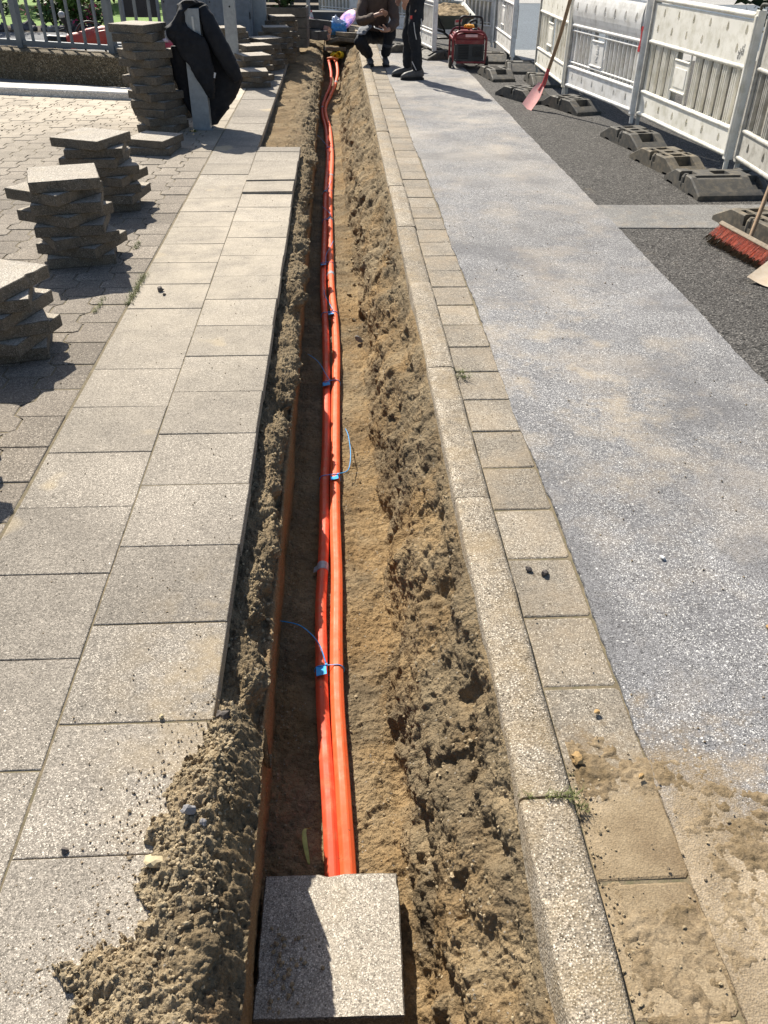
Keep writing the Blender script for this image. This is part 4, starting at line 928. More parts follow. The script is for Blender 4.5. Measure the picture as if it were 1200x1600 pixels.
def barrier(p0, p1, style, label, mat=None, h=1.0, z0=0.10, sub=True):
    """plastic site barrier standing from p0 to p1; local x along it, the front facing -y"""
    a, b = Vector((*p0, 0)), Vector((*p1, 0)); L = (b - a).length; d = b - a
    root = empty('site_barrier', a, math.atan2(d.y, d.x)); tag(root, label, 'barrier', 'white site barriers')
    m = mat or M_wht; T = 0.05; ez = z0 + h
    for x in (0.028, L - 0.028):
        mb = MB(); mb.box((x, 0, (z0 + ez) / 2), (0.052, 0.062, h + .03)); mb.box((x, -.033, (z0 + ez) / 2), (0.03, 0.012, h * .96)); mb.tube([(x, 0, z0 - .005), (x, 0, .02)], .02, 10)
        mb.build('end_post', M_grime if x < 1 else m, root, bev=.006)
    hb = 0.20 * h; ht = (0.345 if style == 'dots' else 0.36) * h; x0, Lp = 0.056, L - 0.112
    mb = MB(); n = 6
    holed_panel(mb, Lp, hb - .03, x0, z0 + .03, -.022, [(z0 + .03 + (hb - .03) * .52, [x0 + Lp * (k + .5) / 6 for k in range(6)])], .028, .034, .022, .016)
    mb.build('lower_panel', m, root, normals=False)
    mb = MB()
    if style == 'dots':
        zt = ez - ht - .005
        holed_panel(mb, Lp, ht - .05, x0, zt, -.022, [(zt + (ht - .05) * .34, [x0 + Lp * (k + .42) / 6 for k in range(6)]), (zt + (ht - .05) * .78, [x0 + Lp * (k + .72) / 6 for k in range(6)])], .027, .034, .022, .016)
    else:
        zt = ez - ht - .005
        holed_panel(mb, Lp, ht - .05, x0, zt, -.022, [(zt + (ht - .05) * .55, [x0 + Lp * (k + .5) / 7 for k in range(7)])], .034, .046, .028, .016, curve=.028)
    mb.build('upper_panel', m, root, normals=False)
    def rail(z, r, name='rail'):
        mb = MB(); mb.tube([(0.05, -.012, z), (L - 0.05, -.012, z)], r, 10, flat=.85); mb.build(name, m, root, smooth=True, autosmooth=50)
    rail(z0 + .022, .024, 'bottom_rail'); rail(z0 + hb + .012, .022); rail(zt - .012, .022); rail(ez - .022, .026, 'top_rail')
    if style == 'bars': rail(zt - .065, .012); rail(z0 + hb + .062, .010)
    zb, zc = z0 + hb + .03, zt - .03; pw = 0.30; px = L * (.43 if style == 'bars' else .42)
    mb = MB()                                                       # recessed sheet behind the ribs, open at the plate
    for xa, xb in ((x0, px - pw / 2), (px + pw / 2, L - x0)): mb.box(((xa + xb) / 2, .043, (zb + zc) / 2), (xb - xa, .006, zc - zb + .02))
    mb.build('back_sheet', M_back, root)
    halves = [MB(), MB()]
    x = x0 + .02
    step = 0.098 if style == 'bars' else 0.168
    while x < L - x0 - .01:
        if not (px - pw / 2 - .012 < x < px + pw / 2 + .012):
            for off in ((0,) if style == 'bars' else (-.032, 0, .032)):
                halves[x > px].box((x + off, .002, (zb + zc) / 2), (.014, .034, zc - zb + .02))
        x += step
    for q, xx in enumerate((px - pw / 2, px + pw / 2)): halves[q].tube([(xx, -.012, zb - .01), (xx, -.012, zc + .01)], .009, 6, cap=False)
    for hv in halves: hv.build('rib_infill', m, root, bev=.003, seg=1)
    ph = (zc - zb) * .62; pz = zb + (zc - zb) * (.47 if style == 'bars' else .52)
    mb = MB(); mb.box((px, -.010, pz), (pw - .02, .014, ph)); mb.tube([(px - pw / 2 + .005, -.016, pz + ph / 2), (px + pw / 2 - .005, -.016, pz + ph / 2)], .011, 8)
    mb.tube([(px - pw / 2 + .005, -.016, pz - ph / 2), (px + pw / 2 - .005, -.016, pz - ph / 2)], .011, 8)
    if style == 'dots': mb.box((px, -.018, pz - .01), (pw - .07, .006, ph - .09))
    pl_ = mb.build('name_plate', m, root, bev=.002)
    return root, dict(L=L, px=px, pz=pz, ez=ez, zt=zt)
B1, i1 = barrier((3.165, 6.78), (3.06, 4.80), 'dots', 'stained white barrier with a spotted panel, cut off by the right edge', M_grime, z0=.13)
B2, i2 = barrier((2.985, 8.80), (3.135, 6.86), 'dots', 'cream barrier with two rows of dimples, right of the bar-filled one', M_wht2, z0=.12)
B3, i3 = barrier((2.69, 10.62), (2.965, 8.86), 'bars', 'white barrier with thin bars and an embossed centre plate', M_wht, z0=.12)
B4, i4 = barrier((2.74, 12.55), (2.69, 10.68), 'dots', 'cream barrier behind the red shovel shaft, next to the gap', M_wht2, z0=.11)
B5, i5 = barrier((2.64, 15.45), (2.575, 13.50), 'dots', 'white barrier right of the generator, its end post at the gap', M_wht, z0=.11)
B6, i6 = barrier((1.27, 16.0), (1.515, 14.3), 'bars', 'white barrier standing end on between the standing worker and the wheelbarrow', M_wht, z0=.10)
B8, i8 = barrier((1.70, 16.9), (2.62, 15.55), 'bars', 'white barrier right behind the wheelbarrow', M_wht, z0=.10)
B7, i7 = barrier((-0.3, 19.1), (1.35, 17.35), 'bars', 'white barred barrier behind the crouching worker', M_wht, z0=.10)
# embossed letters on the plate, grey stamp on the cream panel, red tape on a post
text_mesh('BRN', .085, .003, Matrix.Translation((i3['px'] - .005, -.018, i3['pz'] + .01)) @ Matrix.Rotation(rad(90), 4, 'X') @ Matrix.Rotation(rad(-90), 4, 'Z'), 'embossed_letters', M_wht, B3)
mb = MB(); R_ = random.Random(4)
for r in range(7):
    x = i2['L'] - .19 + r * .012
    z = i2['ez'] - .30 + R_.uniform(-.015, .03)
    for k in range(R_.randint(2, 4)):
        w = R_.uniform(.012, .03); mb.box((x, -.0235, z), (.006, .002, w)); z += w + .008
mb.build('stamp', M_ink, B2)
mb = MB(); mb.box((i3['L'] - .03, -.0415, i3['ez'] - .27), (.036, .004, .035)); mb.box((i3['L'] - .03, -.0412, i3['ez'] - .36), (.02, .003, .16)); mb.box((i3['L'] - .035, -.0415, i3['ez'] - .44), (.04, .004, .05))
mb.build('red_tape', M_redtape, B3)
M_strap = simple('dark_strap', (0.09, 0.09, 0.075), .7)
mb = MB(); mb.tube(smoothpath([(3.12, 6.88, 1.14), (3.10, 6.80, 1.175), (3.15, 6.68, 1.16), (3.16, 6.5, 1.15), (3.155, 6.3, 1.155)], 6), .012, 6)
tag(mb.build('strap', M_strap, smooth=True), 'dark strap tying the tops of the two nearest barriers', 'strap')

# ------------------------------------------------------------------ barrier feet
def foot_mesh(kind, L=0.78, Wd=0.31, H=0.125):
    """recycled-plastic foot: sloping ends, channel across the middle, pockets on top"""
    if kind == 'flat': L, Wd = 0.66, 0.58
    xs = set(); ys = set(); e = .004
    hx, hy = L / 2, Wd / 2
    if kind == 'block': pk = [(-.30, -.19, -.07, .07, .035), (.19, .30, -.07, .07, .035), (-.045, .045, -.2, -.085, -.01), (-.045, .045, .085, .2, -.01), (-.16, -.09, -.05, .05, .05), (.09, .16, -.05, .05, .05), (-.03, .03, -.04, .04, .03), (-.14, -.06, .085, .12, .06), (.06, .14, .085, .12, .06), (-.14, -.06, -.12, -.085, .06)]
    else: pk = [(-.29, -.10, -.12, .24, 1.014), (-.27, -.12, -.24, -.17, 1.04), (-.05, .05, -.06, .06, .03), (.10, .25, -.2, -.03, .03), (.10, .25, .03, .2, .03), (-.05, .05, -.3, -.2, -.01), (-.05, .05, .2, .3, -.01)]
    for x0, x1, y0, y1, _ in pk: xs |= {x0 - e, x0, x1, x1 + e}; ys |= {y0 - e, y0, y1, y1 + e}
    br = [-hx, -hx + .012, -hx + .17, hx - .17, hx - .012, hx]; xs |= set(br) | set(np.linspace(-hx, hx, 26)); ys |= {-hy, -hy + .012, hy - .012, hy} | set(np.linspace(-hy, hy, 14))
    xs = sorted(x for x in xs if -hx <= x <= hx); ys = sorted(y for y in ys if -hy <= y <= hy)
    def dd(A): 
        o = [A[0]]
        for a in A[1:]:
            if a - o[-1] > .0015: o.append(a)
        return o
    xs, ys = dd(xs), dd(ys)
    def h(x, y):
        t = np.interp(abs(x), [hx - .19, hx - .02, hx], [H, .046, .034])
        if abs(y) > hy - .011: t -= .008
        for x0, x1, y0, y1, z in pk:
            if x0 <= x <= x1 and y0 <= y <= y1: t = t - (z - 1) if z > 1 else min(t, max(z, .012) if z > 0 else .055)
        return float(t)
    mb = MB(); nx, ny = len(xs), len(ys)
    mb.grid(nx, ny, lambda i, j: (xs[i], ys[j], h(xs[i], ys[j])))
    V = list(mb.v); rim = [i for i in range(nx)] + [nx * (j + 1) - 1 for j in range(1, ny)] + [nx * ny - 1 - i for i in range(1, nx)] + [nx * (ny - 1 - j) for j in range(1, ny - 1)]
    o = len(mb.v); 
    for k in rim:
        x, y, z = V[k]; mb.v.append((x, y, .018 if abs(abs(x) - hx * .62) < .05 else 0.0)); mb.att.append(.5)
    m = len(rim)
    for k in range(m): mb.f.append((rim[k], o + k, o + (k + 1) % m, rim[(k + 1) % m])); mb.mi.append(0)
    # rounded grip in each side channel
    for s in (-1, 1): mb.lathe([(.004, -.045), (.030, -.04), (.034, 0), (.030, .05), (.016, .072)], (0, s * (hy - .03), .046), 12)
    return mb
FM = {}
def barrier_foot(kind, x, y, rz, label, mat, z=-.034, tilt=(0, 0)):
    k = (kind, mat.name)
    if k not in FM: o = foot_mesh(kind).build('barrier_foot', mat, smooth=False); FM[k] = o.data
    else: o = bpy.data.objects.new('barrier_foot', FM[k]); C.objects.link(o)
    o.location = (x, y, z); o.rotation_euler = (tilt[0], tilt[1], rad(rz)); tag(o, label, 'barrier foot', 'barrier feet on the asphalt')
barrier_foot('block', 2.17, 12.45, 97, 'dark grey barrier foot lying in front of the red generator', M_rub)
barrier_foot('block', 2.22, 10.72, 112, 'dark barrier foot left of the red shovel blade', M_rub)
barrier_foot('block', 2.62, 10.02, 108, 'dark barrier foot behind the red shovel blade', M_rub)
barrier_foot('block', 2.78, 8.18, 100, 'grey barrier foot under the joint of the barred and cream barriers', M_rub)
barrier_foot('block', 2.79, 7.24, 100, 'brown grey foot under the cream barrier, in front of the grey one', M_rub2)
barrier_foot('flat', 2.93, 6.52, 93, 'flat dark foot with a recessed plate below the nearest barrier post', M_rub)
barrier_foot('block', 2.80, 5.33, 100, 'big dusty foot leaning behind the broom', M_rub2, z=-.030, tilt=(0, 0))
barrier_foot('block', 2.64, 3.86, 75, 'dusty foot cut off at the right edge below the broom', M_rub2)
barrier_foot('flat', 2.72, 13.1, 85, 'dark flat foot lying in the gap between barriers', M_rub)
barrier_foot('flat', 2.80, 11.9, 90, 'shaded flat foot behind the red shovel', M_rub)
barrier_foot('flat', 1.60, 14.5, 20, 'dark flat foot beneath the end-on barrier', M_rub)
barrier_foot('block', 1.15, 15.3, 10, 'dark foot on the ground behind the two workers', M_rub)
barrier_foot('flat', 2.45, 14.2, 80, 'dark foot beside the generator wheel', M_rub)

# ------------------------------------------------------------------ broom and shovels
M_wood = simple('worn_wood', (0.27, 0.175, 0.10), 0.7, var=.25, scale=20, bump=.2, bscale=120)
M_woodp = simple('pale_wood', (0.23, 0.18, 0.125), 0.75, var=.2, scale=20, bump=.2, bscale=120)
M_bris = simple('red_bristle', (0.85, 0.33, 0.21), 0.6, var=.3, scale=50)
M_brisd = simple('dirty_bristle', (0.11, 0.07, 0.03), 0.8, var=.4, scale=50)
def broom():
    root = empty('broom', (2.44, 4.93, -.03)); tag(root, 'push broom with red bristles leaning on the nearest barrier', 'broom')
    a = Vector((0.0, .27, .10)); b = Vector((.115, -.26, .085)); ax = (b - a).normalized(); out = Vector((-.70, -.06, -.62)).normalized(); up = ax.cross(out).normalized()
    if up.z < 0: up = -up
    Rm = Matrix((ax, out, ax.cross(out))).transposed(); c = (a + b) / 2
    mb = MB(); mb.box(c, (.56, .028, .062), Rm); mb.build('head', M_woodp, root, bev=.006)
    R = random.Random(3); mb = MB(); md = MB()
    for i in range(46):
        for j in range(5):
            p = a.lerp(b, (i + .5) / 46) + up * ((j - 2) * .011) + out * .012; L = R.uniform(.105, .135); tilt = out + ax * R.uniform(-.16, .16) + up * R.uniform(-.12, .12) + Vector((0, 0, -.1))
            tilt.normalize(); q = p + tilt * L; m1 = p + tilt * L * .66
            if q.z < .004: q.z = .004
            mb.tube([p, m1], .0030, 4, cap=False); md.tube([m1, q], [.0030, .0022], 4)
    br = mb.build('bristles', M_bris, root, normals=False); md.build('bristle_tips', M_brisd, br, normals=False)
    h0 = c - out * .012; h1 = Vector((3.045, 5.72, .98)) - root.location
    mb = MB(); mb.tube([h0, h0.lerp(h1, .5), h1], .0135, 10); mb.build('handle', M_wood, root, smooth=True, autosmooth=50)
broom()
M_redp = simple('worn_red_steel', (0.50, 0.045, 0.055), 0.45, var=.2, scale=14, dirt=(.45, .28, .24), dirt_amt=.5)
M_pinksteel = simple('sunlit_red_steel', (0.82, 0.40, 0.37), 0.42, var=.12, scale=14, dirt=(.6, .42, .36), dirt_amt=.6)  # blade red lightened to pale pink, sunlight put into the colour
M_cream = simple('sandy_steel', (0.60, 0.50, 0.38), 0.5, var=.1, scale=10, dirt=(.45, .33, .2), dirt_amt=.6)
def blade(mb, o, f, w_, L, W, curve=.035, n=8):
    """shovel blade from the neck o toward f, width along w_"""
    up = f.cross(w_).normalized(); up = up if up.z > 0 else -up
    def fn(i, j):
        t = j / n; s = (i / 6 - .5); ww = W * (.62 + .38 * min(1, t * 3)); lift = .05 * (1 - t) ** 2
        return o + f * (L * t) + w_ * (s * ww) + up * (curve * (4 * s * s) + lift * .4)
    k = len(mb.v); mb.grid(7, n + 1, fn); th = .003
    m = len(mb.v) - k; mb.v += [tuple(Vector(v) - up * th) for v in mb.v[k:]]; mb.att += [.5] * m
    for fc in list(mb.f[-6 * n:]): mb.f.append(tuple(i + m for i in reversed(fc))); mb.mi.append(0)
def shovel():
    root = empty('shovel', (2.24, 10.05, 0)); tag(root, 'red bladed shovel with a long wooden shaft leaning on the barriers', 'shovel')
    tip = Vector((2.13, 10.05, -.03)) - root.location; neck = Vector((2.285, 10.02, .20)) - root.location
    f = (tip - neck).normalized(); w_ = Vector((.245, -.83, -.27)).normalized(); w_ = (w_ - f * w_.dot(f)).normalized()
    mb = MB(); blade(mb, neck, f, w_, (tip - neck).length, .21, .012); mb.build('blade', M_pinksteel, root, smooth=True, autosmooth=50)
    top = Vector((2.50, 9.80, 1.40)) - root.location
    d = (top - neck).normalized()
    mb = MB(); mb.tube(smoothpath([neck + f * .06, neck + d * .03, neck + d * .10, neck + d * .18], 4), [.026] * 4 + [.024] * 4 + [.021] * 5, 10); mb.build('socket', M_redp, root, smooth=True, autosmooth=50)
    mb = MB(); mb.tube(smoothpath([neck + d * .15, neck.lerp(top, .4) + Vector((.012, 0, 0)), neck.lerp(top, .75), top], 6), .019, 10); mb.build('shaft', M_wood, root, smooth=True, autosmooth=50)
shovel()
def sand_shovel():
    root = empty('shovel', (2.50, 4.42, -.03)); tag(root, 'pale sandy shovel blade at the right edge below the broom', 'shovel')
    tip = Vector((2.40, 4.34, -.026)) - root.location; neck = Vector((2.80, 4.64, .09)) - root.location
    f = (tip - neck).normalized(); w_ = Vector((.48, -.88, 0)).normalized(); w_ = (w_ - f * w_.dot(f)).normalized()
    mb = MB(); blade(mb, neck, f, w_, (tip - neck).length, .30, .03); mb.build('blade', M_cream, root, smooth=True, autosmooth=50)
    top = Vector((3.02, 5.0, .9)) - root.location; d = (top - neck).normalized()
    mb = MB(); mb.tube([neck + f * .05, neck + d * .12], [.026, .02], 10); mb.build('socket', M_cream, root, smooth=True)
    mb = MB(); mb.tube([neck + d * .10, top], .018, 10); mb.build('shaft', M_wood, root, smooth=True)
sand_shovel()

# ------------------------------------------------------------------ generator and glove
M_gred = simple('generator_red', (0.21, 0.016, 0.022), 0.4, var=.15, scale=6, dirt=(.30, .16, .13), dirt_amt=.4, spec=.5)
M_blk = simple('black_plastic', (0.022, 0.023, 0.024), 0.5, var=.2, scale=12)
M_dgrey = simple('dark_grey_plastic', (0.045, 0.048, 0.05), 0.5, var=.2, scale=12)
M_steel = simple('bare_steel', (0.50, 0.49, 0.47), 0.35, metal=.8, var=.15, scale=20)
M_rubber = simple('tyre_rubber', (0.03, 0.028, 0.026), 0.85, var=.3, scale=20, dirt=(.16, .13, .1), dirt_amt=.5)
def generator():
    root = empty('generator', (1.905, 13.28, -.021), rad(-2)); tag(root, 'red framed power generator with a black front panel', 'generator')
    w, h, d = .235, .455, .56
    mb = MB()                                            # tube frame: two hoops and the rails between
    for y in (0, d):
        mb.tube(smoothpath([(-w, y, .06), (-w, y, .30), (-w + .005, y, h - .07), (-w + .07, y, h), (0, y, h + .002), (w - .07, y, h), (w - .005, y, h - .07), (w, y, .30), (w, y, .06)], 6), .0165, 10)
    for x in (-w, w):
        for z in (.07, h - .09): mb.tube([(x, 0, z), (x, d, z)], .0155, 8)
    for y in (0, d): mb.tube([(-w, y, .075), (w, y, .075)], .015, 8)
    mb.build('frame', M_gred, root, smooth=True, autosmooth=60)
    mb = MB(); mb.grid(15, 2, lambda i, j: (-w + .02 + (2 * w - .04) * i / 14, .03 + (d - .06) * j, h - .012 - .05 * abs(i / 7 - 1) ** 4)); 
    mb.box((0, d / 2, h - .075), (2 * w - .05, d - .06, .09)); tk = mb.build('fuel_tank', M_gred, root, bev=.02, smooth=True, autosmooth=40)
    mb = MB(); mb.lathe([(.035, 0), (.037, .03), (.03, .036)], (.09, d * .45, h - .01), 16); mb.build('fuel_cap', M_blk, tk, smooth=True, autosmooth=40)
    mb = MB(); mb.box((0, .012, h - .125), (2 * w - .05, .024, .05)); mb.build('front_crossbar', M_gred, root, bev=.004)
    mb = MB(); mb.box((.02, -.012, h - .045), (.17, .012, .036)); mb.build('name_strip', simple('pale_pink_label', (.72, .45, .44), .5), root, bev=.003)
    mb = MB(); mb.box((0, .03, .205), (2 * w - .045, .05, .225)); pn = mb.build('control_panel', M_dgrey, root, bev=.008)
    mb = MB()
    for k in range(9): mb.box((-.085, .003, .125 + k * .020), (.15, .008, .008), (rad(25), 0, 0))
    mb.build('vent_louvre', M_blk, pn)
    mb = MB(); mb.box((.115, .001, .215), (.135, .01, .13)); mb.lathe([(.034, 0), (.034, .014), (.02, .016)], (.13, -.002, .20), 16, M=Matrix.Rotation(rad(90), 4, 'X')); mb.build('socket_box', M_blk, pn, bev=.002)
    mb = MB()
    for x in (-w + .04, w - .04):
        for z in (.11, .30): mb.lathe([(.006, 0), (.006, .006), (.003, .008)], (x, .004, z), 8, M=Matrix.Rotation(rad(90), 4, 'X'))
    mb.build('screws', M_steel, pn)
    mb = MB(); mb.box((-.03, d * .55, .22), (.36, d * .62, .25)); mb.lathe([(.07, -.12), (.09, -.1), (.09, .1), (.07, .12)], (.0, d * .5, .2), 18, M=Matrix.Rotation(rad(90), 4, 'Y')); mb.build('engine', M_blk, root, bev=.01)
    mb = MB(); mb.lathe([(.026, 0), (.026, .05), (.022, .055)], (-w + .03, .0, .065), 14, M=Matrix.Rotation(rad(90), 4, 'X')); mb.build('exhaust', M_steel, root, smooth=True, autosmooth=40)
    for x in (-w - .025, w + .025):
        mb = MB(); mb.lathe([(.02, -.022), (.06, -.024), (.077, -.016), (.078, .016), (.06, .024), (.02, .022)], (x, .05, .078), 20, M=Matrix.Rotation(rad(90), 4, 'Y')); wh = mb.build('wheel', M_rubber, root, smooth=True, autosmooth=50)
        mb = MB(); mb.lathe([(.038, -.026), (.04, 0), (.038, .026)], (x, .05, .078), 16, M=Matrix.Rotation(rad(90), 4, 'Y')); mb.build('rim', M_steel, wh)
    mb = MB(); mb.tube([(-w - .03, .05, .078), (w + .03, .05, .078)], .009, 8); mb.tube(smoothpath([(-.1, .02, .06), (0, -.03, .03), (.08, -.02, .025), (.16, .03, .05)], 5), .006, 6); mb.tube([(-.15, d - .05, .06), (-.15, d - .05, 0)], .015, 8); mb.tube([(.15, d - .05, .06), (.15, d - .05, 0)], .015, 8); mb.build('axle', M_blk, root)
    mb = MB(); hh = h + .16
    mb.tube(smoothpath([(-.12, d * .62, h - .05), (-.125, d * .6, hh - .05), (-.09, d * .58, hh), (0, d * .58, hh + .004), (.16, d * .58, hh), (.198, d * .58, hh - .05), (.205, d * .62, h - .05)], 6), .0145, 10); mb.build('handle', M_blk, root, smooth=True)
    mb = MB(); mb.tube(smoothpath([(.02, d * .75, h - .02), (.03, d * .72, h + .07), (.06, d * .7, h + .105), (.12, d * .7, h + .11), (.125, d * .7, h + .07)], 5), .015, 10); mb.lathe([(.03, 0), (.042, .02), (.042, .055), (.025, .075)], (.10, d * .66, h + .0), 16); mb.build('air_pipe', M_blk, root, smooth=True, autosmooth=45)
generator()
def glove():
    mb = MB(); M = Matrix.Translation((1.905, 13.45, .462))
    def lob(c, r, s, seed):
        bm = bmesh.new(); bmesh.ops.create_icosphere(bm, subdivisions=2, radius=1)
        mb.add([M @ (Vector(c) + Vector((v.co.x * s[0], v.co.y * s[1], v.co.z * s[2])) * r * (1 + .18 * mnoise.noise(v.co * 2 + Vector((seed, 0, 0))))) for v in bm.verts], [[v.index for v in f.verts] for f in bm.faces]); bm.free()
    lob((0, 0, .03), .05, (1.0, 1.0, .62), 1)
    for k, (x, y) in enumerate(((-.055, -.03), (-.03, -.055), (.0, -.06), (.028, -.052))): mb.tube(smoothpath([(1.905 + x * .4, 13.45 + y * .3, .495), (1.905 + x, 13.45 + y, .50), (1.905 + x * 1.25, 13.45 + y * 1.35, .477)], 5), [.017] * 8 + [.013, .012, .010], 8)
    mb.tube(smoothpath([(1.93, 13.46, .495), (1.96, 13.44, .50), (1.965, 13.41, .48)], 5), .015, 8)
    o = mb.build('work_glove', simple('yellow_glove', (.72, .33, .03), .75, var=.2, scale=30, bump=.3), smooth=True); tag(o, 'yellow work glove lying on top of the red generator', 'glove')
glove()

# ------------------------------------------------------------------ wheelbarrow
def wheelbarrow():
    root = empty('wheelbarrow', (1.845, 15.3, -.034), rad(4)); tag(root, 'grey green wheelbarrow full of sand behind the generator', 'wheelbarrow')
    M_tray = simple('grey_green_steel', (0.12, 0.14, 0.13), 0.5, var=.15, scale=6, dirt=(.22, .19, .14), dirt_amt=.4)
    def ringp(z, wx, y0, y1, n=6):
        P = []; r = .07
        for cx, cy, a0 in ((wx - r, y1 - r, 0), (-wx + r, y1 - r, 90), (-wx + r, y0 + r, 180), (wx - r, y0 + r, 270)):
            for k in range(n): a = rad(a0 + 90 * k / (n - 1)); P.append((cx + r * math.cos(a), cy + r * math.sin(a), z))
        return P
    R0, R1 = ringp(.30, .17, -.20, .35), ringp(.56, .31, -.36, .62); R2 = ringp(.578, .325, -.375, .635); R3 = ringp(.56, .30, -.35, .61); R4 = ringp(.32, .16, -.19, .34); n = len(R0)
    tl = lambda Q: [(x, y, z - .075 + .13 * (y + .36)) for x, y, z in Q]
    R1, R2, R3 = tl(R1), tl(R2), tl(R3)
    mb = MB(); V = R0 + R1 + R2 + R3 + R4; F = [tuple(reversed(range(n)))]
    for a in range(4): F += [(a * n + i, a * n + (i + 1) % n, (a + 1) * n + (i + 1) % n, (a + 1) * n + i) for i in range(n)]
    F.append(tuple(range(4 * n, 5 * n))); mb.add(V, F); tr = mb.build('tray', M_tray, root, smooth=True, autosmooth=40); tr.location.z = .045; tr.scale = (1.08, 1.0, 1.0)
    mb = MB(); mb.add([(.02, -.335, .445), (.135, -.331, .450), (.13, -.288, .375), (.025, -.292, .37)], [(0, 1, 2, 3)]); lb = mb.build('sticker', simple('white_sticker', (.66, .63, .6), .5, var=.05), tr)
    mb = MB(); mb.add([(.03, -.338, .44), (.125, -.334, .445), (.122, -.316, .41), (.032, -.320, .405)], [(0, 1, 2, 3)]); mb.build('red_print', simple('sticker_red', (.6, .1, .12), .5), lb)
    nx, ny = 40, 60; xs = np.linspace(-.30, .30, nx); ys = np.linspace(-.345, .60, ny); X, Y = np.meshgrid(xs, ys); p = np.stack([X.ravel(), Y.ravel(), 0 * X.ravel()], 1)
    ed = np.minimum(1 - np.abs(p[:, 0] / .31), np.minimum((p[:, 1] + .36), (.62 - p[:, 1])) / .3); p[:, 2] = .455 + .13 * (p[:, 1] + .36) + .07 * np.clip(ed, 0, 1) + .02 * fbm(p, 9, 4, .6, 2)
    sd = np_grid_object('sand_load', p, nx, ny, M_sand); sd.parent = tr
    mb = MB()
    for s in (-1, 1):
        mb.tube(smoothpath([(s * .05, -.62, .19), (s * .14, -.3, .27), (s * .22, .2, .30), (s * .27, .9, .52), (s * .28, 1.1, .56)], 6), .016, 8)
        mb.tube(smoothpath([(s * .22, .25, .30), (s * .25, .33, .15), (s * .24, .40, .012), (s * .2, .33, .012)], 5), .015, 8)
        mb.tube([(s * .13, -.33, .28), (s * .27, -.34, .5)], .014, 8)
    mb.tube([(-.24, .33, .15), (.24, .33, .15)], .012, 8); mb.build('frame', M_blk, root, smooth=True).scale.z = 1.15
    mb = MB(); mb.lathe([(.06, -.03), (.15, -.045), (.185, -.03), (.192, 0), (.185, .03), (.15, .045), (.06, .03)], (0, -.62, .192), 28, M=Matrix.Rotation(rad(90), 4, 'Y')); w = mb.build('wheel', M_rubber, root, smooth=True, autosmooth=50)
    mb = MB(); mb.lathe([(.02, -.05), (.13, -.035), (.13, .035), (.02, .05)], (0, -.62, .192), 20, M=Matrix.Rotation(rad(90), 4, 'Y')); mb.build('rim', M_steel, w)
wheelbarrow()
# ------------------------------------------------------------------ posts, jacket
M_galv = simple('galvanised_steel', (0.30, 0.325, 0.345), 0.5, metal=.35, var=.12, scale=14, dirt=(.20, .21, .21), dirt_amt=.4)
M_galvd = simple('weathered_zinc', (0.20, 0.225, 0.25), 0.55, metal=.3, var=.14, scale=8, dirt=(.13, .14, .15), dirt_amt=.5)
M_hole = simple('dark_slot', (.01, .01, .011), .9)
def post(name, x, y, rz, w, d, h, mat, label, holes=(), slot=None, cat='post', z=0.0):
    root = empty(name, (x, y, z), rad(rz)); tag(root, label, cat)
    mb = MB(); t = .005                                   # hollow section with a cap plate
    mb.box((0, -d / 2, h / 2), (w, t, h)); mb.box((0, d / 2, h / 2), (w, t, h)); mb.box((-w / 2 + t / 2, 0, h / 2), (t, d - t, h)); mb.box((w / 2 - t / 2, 0, h / 2), (t, d - t, h)); mb.box((0, 0, h - .004), (w - 2 * t, d - t, .006))
    b = mb.build('shaft', mat, root, bev=.0015, seg=1)
    mb = MB(); mb.box((0, 0, .004), (w + .05, d + .05, .008)); mb.build('base_plate', mat, root, bev=.001, seg=1)
    for hx, hz in holes:
        mb = MB(); mb.lathe([(.011, 0), (.011, .003)], (hx, -d / 2 - .0005, hz), 12, M=Matrix.Rotation(rad(90), 4, 'X')); mb.build('bolt_hole', M_hole, b)
    if slot:
        mb = MB(); mb.box((slot[0], -d / 2 - .006, slot[1]), (.020, .010, slot[2])); mb.build('latch', simple('pale_latch', (.50, .51, .50), .4, metal=.4), b, bev=.003)
    return root
PX, PY = -1.30, 8.70
post('fence_post', PX, PY, -2, .165, .09, 1.0, M_galv, 'galvanised steel post draped with the black jacket', slot=(.022, .865, .15))
post('fence_post', -1.315, 12.05, -3, .145, .07, 1.45, M_galv, 'galvanised flat post with a bolt hole, behind the low slab stacks', holes=((.01, .80), (.03, .98)))
post('gate_post', -1.15, 14.45, 0, .24, .2, 1.6, M_galv, 'wide grey gate pillar left of the wooden planter')
M_cloth = simple('black_padded_cloth', (0.012, 0.013, 0.0165), 0.82, var=.35, scale=7, bump=.6, bscale=34)
M_lining = simple('black_lining', (0.008, 0.008, 0.010), 0.85, var=.2, scale=10, bump=.3, bscale=90)
